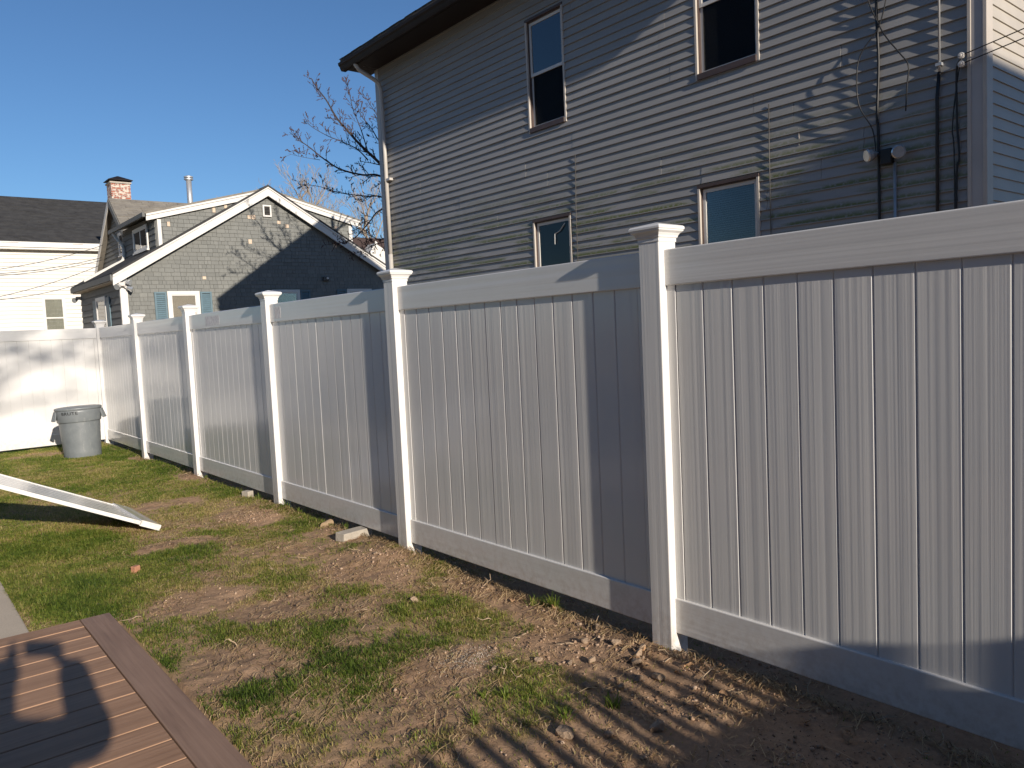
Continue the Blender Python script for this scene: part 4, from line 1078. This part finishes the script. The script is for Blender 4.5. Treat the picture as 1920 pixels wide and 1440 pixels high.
limbs = [([(776, 372), (716, 310), (676, 272), (650, 243), (632, 222), (612, 188), (597, 168), (583, 146)], .045, .006),
         ([(790, 372), (716, 331), (680, 328), (640, 318), (610, 300), (580, 276), (560, 262), (543, 248)], .034, .005),
         ([(690, 285), (676, 240), (662, 205), (655, 172), (650, 152)], .016, .004),
         ([(690, 300), (670, 280), (640, 265), (615, 255), (585, 238), (575, 226)], .018, .004),
         ([(800, 330), (740, 270), (716, 232), (700, 205), (678, 172)], .022, .004),
         ([(780, 320), (720, 275), (696, 240), (676, 215), (668, 190)], .022, .004),
         ([(800, 400), (720, 370), (690, 368), (640, 362), (600, 350), (560, 345)], .024, .004),
         ([(780, 380), (716, 392), (690, 420), (665, 446), (640, 455), (620, 458)], .024, .005),
         ([(790, 430), (716, 448), (700, 444), (680, 436), (666, 430)], .02, .004),
         ([(800, 440), (716, 455), (700, 460), (680, 470), (660, 478)], .016, .004),
         ([(600, 300), (575, 296), (560, 293), (541, 288)], .008, .003)]
for l, a, b in limbs: grow_branch(cr, buds, P3(l, TY, TR.uniform(-.06, .06)), a, b, 2, TR, (.13, .46), True, .30)
# hidden side of the crown
for k in range(9):
    a = TR.uniform(-1.2, 1.6); z0 = TR.uniform(4.2, 7.4); l = TR.uniform(1.6, 2.6); p = Vector((8.15, TY, z0)); d = Vector((math.cos(a), math.sin(a), .7)).normalized()
    grow_branch(cr, buds, [p+d*l*t for t in (0, .25, .5, .75, 1)], .04, .006, 2, TR, (.3, .6), True, .3)
c = cr.build('crown', M['bark_dark'], tree); add_buds(buds, TR, .0085).build('buds', M['bud'], tree)['kind'] = 'stuff'

def bare_tree(x, y, h, seed, mat, label, spread=.5, th=.0, lv=3, twig=(.8, 2.4), nl=9, r=.22, start=.28):
    R_ = random.Random(seed); t = thing('tree', label, 'tree', (x, y, 0), 'bare trees beyond the houses')
    tp = [(x+R_.gauss(0, .12)*i, y+R_.gauss(0, .12)*i, -.1+h*.78*i/6) for i in range(7)]; tp[0] = (x, y, -.1)
    tr = MB(); sp = smoothpts(tp, 3); tr.tube(sp, [r*(1-.8*i/(len(sp)-1)) for i in range(len(sp))], 8); tr.build('trunk', M[mat], t, smooth=True)
    mb = MB(); bd = []
    for k in range(nl):
        f = start+(1-start)*k/(nl-1); i = min(len(sp)-1, int(f*(len(sp)-1))); p = Vector(sp[i]); a = k*2.4+R_.uniform(-.4, .4)
        l = h*spread*(1.15-.75*f)*R_.uniform(.85, 1.15); d = Vector((math.cos(a), math.sin(a), R_.uniform(.8, 1.6))).normalized()
        q = [p]; dd = d
        for j in range(5): dd = (dd+Vector((R_.gauss(0, .12), R_.gauss(0, .12), R_.gauss(.08, .08)))).normalized(); q.append(q[-1]+dd*l/5)
        grow_branch(mb, bd, q, r*.42*(1.1-.6*f), .016, lv, R_, twig, False, .5, 3.2)
    mb.build('crown', M[mat], t); return t
bare_tree(17.2, 41, 12.0, 3, 'bark_pale', 'pale bare tree rising behind the roof of the grey house', .42, lv=3, twig=(.50, 2.1), nl=14)
bare_tree(22.6, 42, 13.2, 8, 'bark_pale', 'tall pale bare tree beside the corner of the tan house', .36, lv=3, twig=(.50, 2.1), nl=14)
bare_tree(19.6, 46, 13.8, 18, 'bark_pale', 'pale bare tree in the gap between the grey and tan houses', .40, lv=3, twig=(.50, 2.1), nl=14)
bare_tree(16.4, 47, 12.0, 28, 'bark_pale', 'low pale bare tree peeking over the dormer of the grey house', .42, lv=3, twig=(.8, 2.2), nl=11)
# the bare tree behind the photographer whose soft branch shadows lie on the end fence
t = thing('tree', 'bare street tree standing behind the deck', 'tree', (-7.4, -17.5, 0))
tr = MB(); tr.tube(smoothpts([(-7.4, -17.5, -.1), (-7.3, -17.4, 4), (-7.0, -17.3, 8), (-6.5, -17.2, 11.5), (-6.2, -17.1, 14)]), [.30-.014*i for i in range(21)], 10); tr.build('trunk', M['bark_dark'], t, smooth=True)
mb = MB(); bd = []; R_ = random.Random(31)
for l, a, b in (([(-7.1, -17.4, 8.6), (-6.2, -17.3, 10.2), (-5.4, -17.2, 10.75), (-4.4, -17.0, 10.95), (-3.2, -17, 11.4)], .10, .03), ([(-6.6, -17.2, 10.6), (-5.9, -17.2, 11.5), (-5.0, -17.1, 11.45), (-4.0, -17, 11.7), (-2.6, -17, 12.2)], .09, .03),
                ([(-7.0, -17.3, 9.6), (-6.6, -17.3, 10.3), (-5.9, -17.2, 10.5), (-5.2, -17.1, 10.25), (-4.3, -17, 10.4), (-3.4, -17, 10.3)], .08, .03), ([(-6.4, -17.2, 11.0), (-5.6, -17.3, 11.05), (-4.8, -17.2, 11.3), (-4.1, -17.1, 11.1), (-3.3, -17, 10.9)], .08, .03),
                ([(-7.2, -17.4, 9.5), (-6.4, -17.2, 11.6), (-5.9, -17.0, 12.6), (-5.2, -17, 13.4)], .12, .04), ([(-7.2, -17.4, 9), (-8.5, -17.2, 11), (-9.5, -17.0, 12.2), (-10.4, -17, 13.4)], .12, .04)):
    grow_branch(mb, bd, l, a, b, 2, R_, (.42, 1.5), False, .25, 5.0)
mb.build('crown', M['bark_dark'], t)

# ------------------------------------------------------------------ the photographer (only the shadow shows) and phone
person = thing('person', 'person in a dark jacket standing on the deck with both arms raised', 'person', (-3.215, -2.97, DZ))
def skin_fig(name, chains, mat, par, sub=2, root=0):
    verts = []; edges = []; rad = []; idx = {}
    for ch in chains:
        prev = None
        for (key, co, r) in ch:
            if key not in idx: idx[key] = len(verts); verts.append(co); rad.append(r)
            i = idx[key]
            if prev is not None: edges.append((prev, i))
            prev = i
    me = bpy.data.meshes.new(name); off = worldloc(par)
    me.from_pydata([tuple(Vector(v)-off) for v in verts], edges, []); me.materials.append(mat)
    o = put(name, me, par); o.modifiers.new('skin', 'SKIN')
    for i, r in enumerate(rad): me.skin_vertices[0].data[i].radius = r if hasattr(r, '__len__') else (r, r); me.skin_vertices[0].data[i].use_root = (i == root)
    m = o.modifiers.new('subd', 'SUBSURF'); m.levels = sub; m.render_levels = sub
    return o
px_, py_ = -3.215, -2.97
HR = Vector(tuple(CAM-FWD*.032+RT*.125-UP*.012)); HL = Vector(tuple(CAM-FWD*.032-RT*.075-UP*.012))
b = DZ
chains = [[('pel', (px_, py_, b+.92), (.15, .11)), ('wai', (px_, py_, b+1.06), (.145, .10)), ('che', (px_, py_-.01, b+1.22), (.165, .115)), ('nck', (px_, py_-.005, b+1.365), (.075, .07)), ('nk2', (px_, py_+.01, b+1.42), (.055, .055)), ('hd', (px_, py_+.03, b+1.50), (.072, .085)), ('hd2', (px_, py_+.03, b+1.575), (.07, .082)), ('hd3', (px_, py_+.02, b+1.62), (.045, .055))],
          [('che', 0, 0), ('shr', (px_+.20, py_, b+1.275), .085), ('elr', (px_+.345, py_+.17, b+1.20), .088), ('elr2', (px_+.325, py_+.22, b+1.27), .084), ('wrr', tuple(HR+Vector((.040, -.02, -.045))), .062)],
          [('che', 0, 0), ('shl', (px_-.20, py_, b+1.275), .068), ('ell', (px_-.33, py_+.15, b+1.17), .064), ('ell2', (px_-.27, py_+.22, b+1.27), .060), ('wrl', tuple(HL+Vector((-.04, -.02, -.05))), .058)],
          [('pel', 0, 0), ('hpr', (px_+.095, py_, b+.84), .098), ('knr', (px_+.11, py_+.02, b+.47), .062), ('anr', (px_+.11, py_-.02, b+.10), .044), ('ter', (px_+.12, py_+.05, b+.045), .040), ('tor', (px_+.125, py_+.15, b+.035), .034)],
          [('pel', 0, 0), ('hpl', (px_-.095, py_, b+.84), .098), ('knl', (px_-.11, py_+.02, b+.47), .062), ('anl', (px_-.11, py_-.02, b+.10), .044), ('tel', (px_-.12, py_+.05, b+.045), .040), ('tol', (px_-.125, py_+.15, b+.035), .034)]]
skin_fig('body', chains, M['cloth'], person)
skin_fig('head', [[('a', (px_, py_+.012, b+1.41), (.05, .05)), ('b', (px_, py_+.035, b+1.475), (.066, .080)), ('c', (px_, py_+.03, b+1.56), (.080, .096)), ('d', (px_, py_+.02, b+1.625), (.055, .066))], [('b', 0, 0), ('n', (px_, py_+.135, b+1.515), (.012, .016))]], M['skin'], person)
skin_fig('hair', [[('a', (px_, py_-.035, b+1.50), (.072, .060)), ('b', (px_, py_-.02, b+1.59), (.088, .088)), ('c', (px_, py_+.015, b+1.645), (.062, .07))]], M['metal_dark'], person)
def hand(H, sg):
    """palm below/behind the phone edge, fingers curl on its back, thumb on the side"""
    f = Vector(tuple(FWD)); r = Vector(tuple(RT))*sg; u = Vector(tuple(UP))
    w = H+r*.045+Vector((0, -.035, -.075)); palm = H+r*.022-f*.028-u*.035
    ch = [[('w', tuple(w), .026), ('p', tuple(palm), (.030, .018)), ('k', tuple(palm+u*.028), (.028, .014))]]
    for i, (o_, ln) in enumerate(((.030, .9), (.010, 1.0), (-.010, .95), (-.030, .75))):
        k0 = palm+u*(.030+o_*.5)+r*.006-f*.004
        ch.append([('k', 0, 0), ('f%d0' % i, tuple(k0+u*o_*.5), .009), ('f%d1' % i, tuple(k0+u*(o_*.7+.006)+f*.010+r*.010*ln), .0085), ('f%d2' % i, tuple(k0+u*(o_*.8+.010)+f*.016-r*.012*ln), .008), ('f%d3' % i, tuple(k0+u*(o_*.8+.012)+f*.016-r*.030*ln), .007)])
    ch.append([('p', 0, 0), ('t0', tuple(palm-r*.018-f*.008+u*.005), .011), ('t1', tuple(palm-r*.036-f*.010+u*.024), .0095), ('t2', tuple(palm-r*.044-f*.008+u*.044), .008)])
    return skin_fig('hand', ch, M['skin'], person, 2)
ctr = Vector(tuple(CAM))-Vector(tuple(FWD))*.011
hand(HR, 1)
hand(HL, -1)
pm = MB().box(-.062, .110, -.052, .028, -.004, .004).mesh('phone', M['phone'])
ph = put('phone', pm, None, ctr); ph.rotation_euler = camo.matrix_world.to_euler()
m = ph.modifiers.new('bevel', 'BEVEL'); m.width = .003; m.segments = 2; tag(ph, 'black phone held up in both hands above the deck', 'phone')

# ------------------------------------------------------------------ grass, straw, clods
def scatter(n, x0, x1, y0, y1): return rng.uniform(x0, x1, n), rng.uniform(y0, y1, n)
def ok(x, y, pad=0.):
    m = ~((x < DX1+pad+.004) & (y < DYF+pad+.006)); m &= ~((x < -2.445-pad*0) & (y < 11.9))
    m &= (x+.65)**2+(y-10.79)**2 > .27**2
    for pyy in POSTY: m &= ~((np.abs(x) < .075) & (np.abs(y-pyy) < .075))
    return m
def visible(x, y, z=0.0, mar=90):
    d = np.stack([x-CAM[0], y-CAM[1], np.full_like(x, z-CAM[2])], 1); w = d@FWD
    px = 960+FPX*(d@RT)/np.maximum(w, .05); py = 720-FPX*(d@UP)/np.maximum(w, .05)
    return (w > .2) & (px > -mar-260) & (px < 1920+mar) & (py < 1440+mar+120)
X, Y = [], []
tone0 = []
def clumps(x, y, t):
    c = fbm(x*9+3, y*9, 3, .6); c2 = vnoise(x*21, y*21)
    return np.clip(t*1.0+.95*(c-.50)+.35*(c2-.5), 0, 1)
def thin(x, y):
    m = ok(x, y) & visible(x, y); x, y = x[m], y[m]; return x, y, turf(x, y)
soilmask = lambda x, y: np.max([ell(x, y, a, b_, c, d, e, .5) for (a, b_, c, d, e) in SOIL], axis=0)
gxs, gys, gang, gh0 = [], [], [], []
# tufts: blades radiating from a crown
for (n, box, per, spread) in ((15000, (-2.5, .30, -.9, 4.8), 17, .017), (17000, (-4.4, .40, 4.8, 12.5), 12, .022)):
    u, v = scatter(n, *box); u, v, t = thin(u, v); c = fbm(u*6+3, v*6, 3, .6)
    k = rng.random(len(u)) < np.clip((t-.08)*1.5+.9*(c-.5), 0, 1); u, v, t = u[k], v[k], t[k]
    cnt = rng.poisson(per*(.45+.8*t)); size = rng.uniform(.7, 1.35, len(u)); idx = np.repeat(np.arange(len(u)), cnt)
    an = rng.uniform(0, 2*np.pi, len(idx)); rr = np.abs(rng.normal(0, spread, len(idx)))*size[idx]
    gxs.append(u[idx]+np.cos(an)*rr); gys.append(v[idx]+np.sin(an)*rr); gang.append(an+rng.normal(0, .5, len(idx))); gh0.append(size[idx])
# loose single blades
for (n, box) in ((380000, (-2.5, .30, -2.2, 4.8)), (420000, (-4.4, .40, 4.8, 12.5)), (110000, (-2.5, -1.5, 2.4, 5.2))):
    u, v = scatter(n, *box); u, v, t = thin(u, v); cl = clumps(u, v, t)
    k = rng.random(len(u)) < np.clip(.06*(1-soilmask(u, v))+np.clip((cl-.12)*1.05, 0, 1)**1.7, 0, 1); u, v = u[k], v[k]
    gxs.append(u); gys.append(v); gang.append(rng.uniform(0, 2*np.pi, len(u))); gh0.append(np.full(len(u), .85))
x = np.concatenate(gxs); y = np.concatenate(gys); ang = np.concatenate(gang); h0 = np.concatenate(gh0)
m = ok(x, y); x, y, ang, h0 = x[m], y[m], ang[m], h0[m]; t = turf(x, y)
N = len(x); z = gh(x, y)
lush = np.zeros(N)
for (a, b_, c, d, e, w) in LUSH: lush = np.maximum(lush, ell(x, y, a, b_, c, d, e, .6)*w)
ht = (.014+.014*t+.024*lush*rng.uniform(.3, 1.1, N))*rng.uniform(.5, 1.35, N)*h0
ht = np.where(np.abs(x) < .12, ht*1.2, ht)
lean = rng.uniform(.25, 1.5, N)*ht
wd = rng.uniform(.0011, .0021, N)*(1+.10*np.clip(y-3, 0, 8)); fa = ang+rng.uniform(-.6, .6, N)
dx, dy = np.cos(ang), np.sin(ang); wx, wy = -np.sin(fa)*wd, np.cos(fa)*wd
p0 = np.stack([x-wx, y-wy, z-.004], 1); p1 = np.stack([x+wx, y+wy, z-.004], 1)
mx, my, mz = x+dx*lean*.35, y+dy*lean*.35, z+ht*.62
p2 = np.stack([mx-wx*.75, my-wy*.75, mz], 1); p3 = np.stack([mx+wx*.75, my+wy*.75, mz], 1)
p4 = np.stack([x+dx*lean, y+dy*lean, z+ht*np.clip(1.05-.35*lean/ht, .3, 1)], 1)
co = np.stack([p0, p1, p2, p3, p4], 1).reshape(-1, 3); bi = np.arange(N)*5
F = np.concatenate([np.stack([bi, bi+1, bi+3], 1), np.stack([bi, bi+3, bi+2], 1), np.stack([bi+2, bi+3, bi+4], 1)])
big = fbm(x*.8+4, y*.8, 3); mid = fbm(x*4.5, y*4.5+7, 3)
dry = np.clip(.58+.8*(big-.5)+.8*(mid-.5)+rng.normal(0, .20, N)-.26*lush-.22*(t-.5)+.12*ss(y, 4.0, 7), 0, 1)
tn = np.repeat(dry, 5)
o = put('grass', npmesh('grass', co, F, M['grass'], False, ('tone', tn))); tag(o, 'short patchy green and yellow grass over the yard', 'grass', kind='stuff')

# a taller tuft with a bent blade under the fence
# straw and dead stems
ns = 95000; x, y = scatter(ns, -2.5, .32, -2.3, 5.0); x2, y2 = scatter(40000, -4.2, .3, 5.0, 12.4); x = np.concatenate([x, x2]); y = np.concatenate([y, y2])
m = ok(x, y, .02) & visible(x, y); x, y = x[m], y[m]; t = turf(x, y); q = fbm(x*3.1+40, y*3.1, 3)
strip = np.exp(-((x+.03)/.13)**2)*ss(y, -2.4, -1.9)
keep = rng.random(len(x)) < np.clip(.10+1.5*(q-.42)+.25*t+.5*strip, .02, .9); x, y, strip = x[keep], y[keep], strip[keep]
N = len(x); L = rng.gamma(2.2, .016, N)+.012; L *= 1+1.1*strip; a = rng.uniform(0, np.pi, N)+.35*np.sin(x*3); w = rng.uniform(.0007, .0017, N)*(1+.10*np.clip(y-3, 0, 8))
bend = rng.normal(0, .35, N)
def sp(f): 
    aa = a+bend*f; return x+np.cos(aa)*L*f, y+np.sin(aa)*L*f
xs0, ys0 = sp(-.5); xs1, ys1 = sp(0.); xs2, ys2 = sp(.5)
lift = rng.uniform(.001, .012, N)+strip*rng.uniform(0, .03, N)
zz = [gh(xs0, ys0)+.002+lift*rng.random(N), gh(xs1, ys1)+.004+lift, gh(xs2, ys2)+.002+lift*rng.random(N)]
nxx, nyy = -np.sin(a)*w, np.cos(a)*w
P = []
for (u, v, h) in ((xs0, ys0, zz[0]), (xs1, ys1, zz[1]), (xs2, ys2, zz[2])):
    P += [np.stack([u-nxx, v-nyy, h], 1), np.stack([u+nxx, v+nyy, h+w*.6], 1)]
co = np.stack(P, 1).reshape(-1, 3); bi = np.arange(N)*6
F = np.concatenate([np.stack([bi+i, bi+j, bi+k, bi+l], 1) for (i, j, k, l) in ((0, 1, 3, 2), (2, 3, 5, 4))])
o = put('straw', npmesh('straw', co, F, M['straw'], False, ('tone', np.repeat(rng.random(N), 6)))); tag(o, 'dry straw and dead stems scattered over the soil', 'straw', kind='stuff')
# soil clods
ico = bmesh.new(); bmesh.ops.create_icosphere(ico, subdivisions=1, radius=1); iv = np.array([v.co[:] for v in ico.verts]); ifc = np.array([[v.index for v in f.verts] for f in ico.faces]); ico.free()
x, y = scatter(190000, -2.3, .34, -2.4, 5.4); m = ok(x, y, .02) & visible(x, y); x, y = x[m], y[m]
bare = 1-ss(turf(x, y), .05, .35); den = np.zeros(len(x))
for (a_, b_, c, d, e) in SOIL[:8]: den = np.maximum(den, ell(x, y, a_, b_, c, d, e, .7))
m = rng.random(len(x)) < bare*(.02+.36*den*ss(fbm(x*4, y*4, 3), .35, .65)); x, y = x[m], y[m]; N = len(x)
s = np.clip(rng.gamma(1.5, .0019, N)+.0012, 0, .013)
co = iv[None]*(s[:, None, None])*rng.uniform(.45, 1.35, (N, 12, 1))*np.array([1, 1, .8])+np.stack([x, y, gh(x, y)+s*.3], 1)[:, None]
F = (ifc[None]+(np.arange(N)*12)[:, None, None]).reshape(-1, 3)
o = put('soil_clods', npmesh('soil_clods', co.reshape(-1, 3), F, M['clod'], False, ('tone', np.repeat(rng.random(N), 12)))); tag(o, 'crumbly brown soil clods on the disturbed ground', 'soil', kind='stuff')
# pale grit spill
x = rng.normal(-.86, .09, 900); y = rng.normal(.55, .07, 900); s = rng.uniform(.001, .003, 900)
co = iv[None]*(s[:, None, None])*rng.uniform(.6, 1.3, (900, 12, 1))+np.stack([x, y, gh(x, y)+s*.4], 1)[:, None]
M['grit'] = simple('pale_grit', (.42, .36, .29), .9, .2, 40)
o = put('grit', npmesh('grit', co.reshape(-1, 3), (ifc[None]+(np.arange(900)*12)[:, None, None]).reshape(-1, 3), M['grit'])); tag(o, 'spill of pale grit on the soil among grass tufts', 'grit', kind='stuff')

# grass tufts and twigs along the foot of the fence
def tuft(x, y, n, h, sp_, label, seed):
    R_ = random.Random(seed); mb = MB(); z0 = float(gh(x, y))-.005; tones = []
    for k in range(n):
        a = R_.uniform(0, 6.283); l = h*R_.uniform(.5, 1.15); r = R_.uniform(.2, 1)*sp_; bx, by = x+R_.gauss(0, .012), y+R_.gauss(0, .012); w = R_.uniform(.0018, .0032); wx_, wy_ = -math.sin(a)*w, math.cos(a)*w
        pr = None; b0 = len(mb.v)
        for j, (f, hh, ww) in enumerate(((0, 0, 1), (.25, .45, .95), (.6, .8, .7), (1, .92, .1))):
            c = (bx+math.cos(a)*r*f, by+math.sin(a)*r*f, z0+l*hh); cur = ((c[0]-wx_*ww, c[1]-wy_*ww, c[2]), (c[0]+wx_*ww, c[1]+wy_*ww, c[2]))
            if pr: mb.poly([pr[0], pr[1], cur[1], cur[0]])
            pr = cur
        tones += [min(1, max(0, R_.gauss(.33, .16)))]*(len(mb.v)-b0)
    o = mb.build('grass_tuft', M['grass']); at = o.data.attributes.new('tone', 'FLOAT', 'POINT'); at.data.foreach_set('value', tones); own(o); return tag(o, label, 'grass', 'grass tufts along the fence')
tuft(-.06, .80, 46, .11, .10, 'tall green grass tuft under the fence panel with dark picket shadow', 3)
tuft(-.10, .93, 26, .07, .07, 'green grass tuft growing at the foot of the fence', 4)
tuft(-.03, 4.66, 40, .10, .09, 'green grass tuft growing at the foot of the fence', 5)
tuft(-.03, 4.35, 30, .09, .08, 'green grass tuft growing at the foot of the fence', 6)
tuft(-.05, 3.42, 20, .08, .07, 'green grass tuft growing at the foot of the fence', 7)
tuft(-.04, 5.35, 30, .08, .08, 'green grass tuft growing at the foot of the fence', 8)
tuft(-.04, 7.02, 30, .08, .08, 'green grass tuft growing at the foot of the fence', 9)
tuft(-.70, -.28, 34, .06, .07, 'green grass tuft on the striped soil among stones', 10)
tuft(-.92, -.20, 30, .055, .08, 'green grass tuft on the striped soil among stones', 11)
tuft(-.98, .10, 30, .055, .08, 'green grass tuft on the striped soil among stones', 12)
tuft(-1.22, .02, 26, .05, .08, 'green grass tuft on the striped soil among stones', 13)
def twig(p, L, a, label, seed):
    R_ = random.Random(seed); pts = []; x, y = p; z = float(gh(x, y))+.006
    for i in range(6):
        pts.append((x, y, max(z, float(gh(x, y))+.003))); a += R_.gauss(0, .35); x += math.cos(a)*L/5; y += math.sin(a)*L/5; z += R_.gauss(.004, .008)
    mb = MB(); mb.tube(pts, [.003, .0028, .0025, .0022, .0018, .0012], 5)
    j = 2; q = [pts[j]]
    for i in range(3): q.append((q[-1][0]+math.cos(a+.9)*L*.1, q[-1][1]+math.sin(a+.9)*L*.1, q[-1][2]+R_.uniform(0, .012)))
    mb.tube(q, [.0022, .002, .0016, .001], 4)
    o = mb.build('twig', M['twig']); own(o); return tag(o, label, 'twig', 'dead twigs by the fence')
M['twig'] = simple('dead_twig', (.40, .30, .20), .8, .2, 30)
for i in range(40):
    yy = TR.uniform(-1.9, 2.2); twig((TR.uniform(-.16, .05) if i < 28 else TR.uniform(-.5, 0), yy), TR.uniform(.07, .2), TR.uniform(0, 6.28), 'thin dead twig lying on the shaded soil below the fence' if yy < -.05 else 'thin dead twig lying at the sunlit foot of the fence', 100+i)
for i in range(14): twig((TR.uniform(-1.9, -.3), TR.uniform(-.2, 3.2)), TR.uniform(.06, .16), TR.uniform(0, 6.28), 'thin dead twig lying on the thin grass of the yard', 200+i)

# curled dead leaves in the shade along the fence
M['leaf'] = simple('dead_leaf', (.36, .22, .12), .8, .3, 25)
def leaf_mesh(seed):
    R_ = random.Random(seed); mb = MB(); n = 7; L = .05; rows = []
    for i in range(n):
        f = i/(n-1); w = L*.36*math.sin(math.pi*min(1, f*1.08+.02))**.8; z = .012*math.sin(f*3+R_.random())+R_.uniform(0, .003); c = R_.uniform(.006, .012)
        rows.append([(L*(f-.5), -w, z+c), (L*(f-.5), 0, z), (L*(f-.5), w, z+c*R_.uniform(.5, 1.4))])
    for r_ in rows: mb.v += r_
    for i in range(n-1):
        for k in range(2): mb.f.append((i*3+k, i*3+k+1, i*3+k+4, i*3+k+3))
    return mb.mesh('dead_leaf', M['leaf'])
LM = [leaf_mesh(i) for i in range(5)]
for i in range(26):
    x, y = TR.uniform(-.55, .0), TR.uniform(-2.0, .1)
    if i > 19: x, y = TR.uniform(-.2, .05), TR.uniform(.4, 2.2)
    o = put('dead_leaf', LM[i % 5], None, (x, y, float(gh(x, y))+.004), (TR.uniform(-.5, .5), TR.uniform(-.5, .5), TR.uniform(0, 6.3))); sc_ = TR.uniform(.6, 1.2); o.scale = (sc_,)*3
    tag(o, 'curled brown dead leaf on the shaded soil below the fence' if i <= 19 else 'curled brown dead leaf at the sunlit foot of the fence', 'leaf', 'dead leaves along the fence')
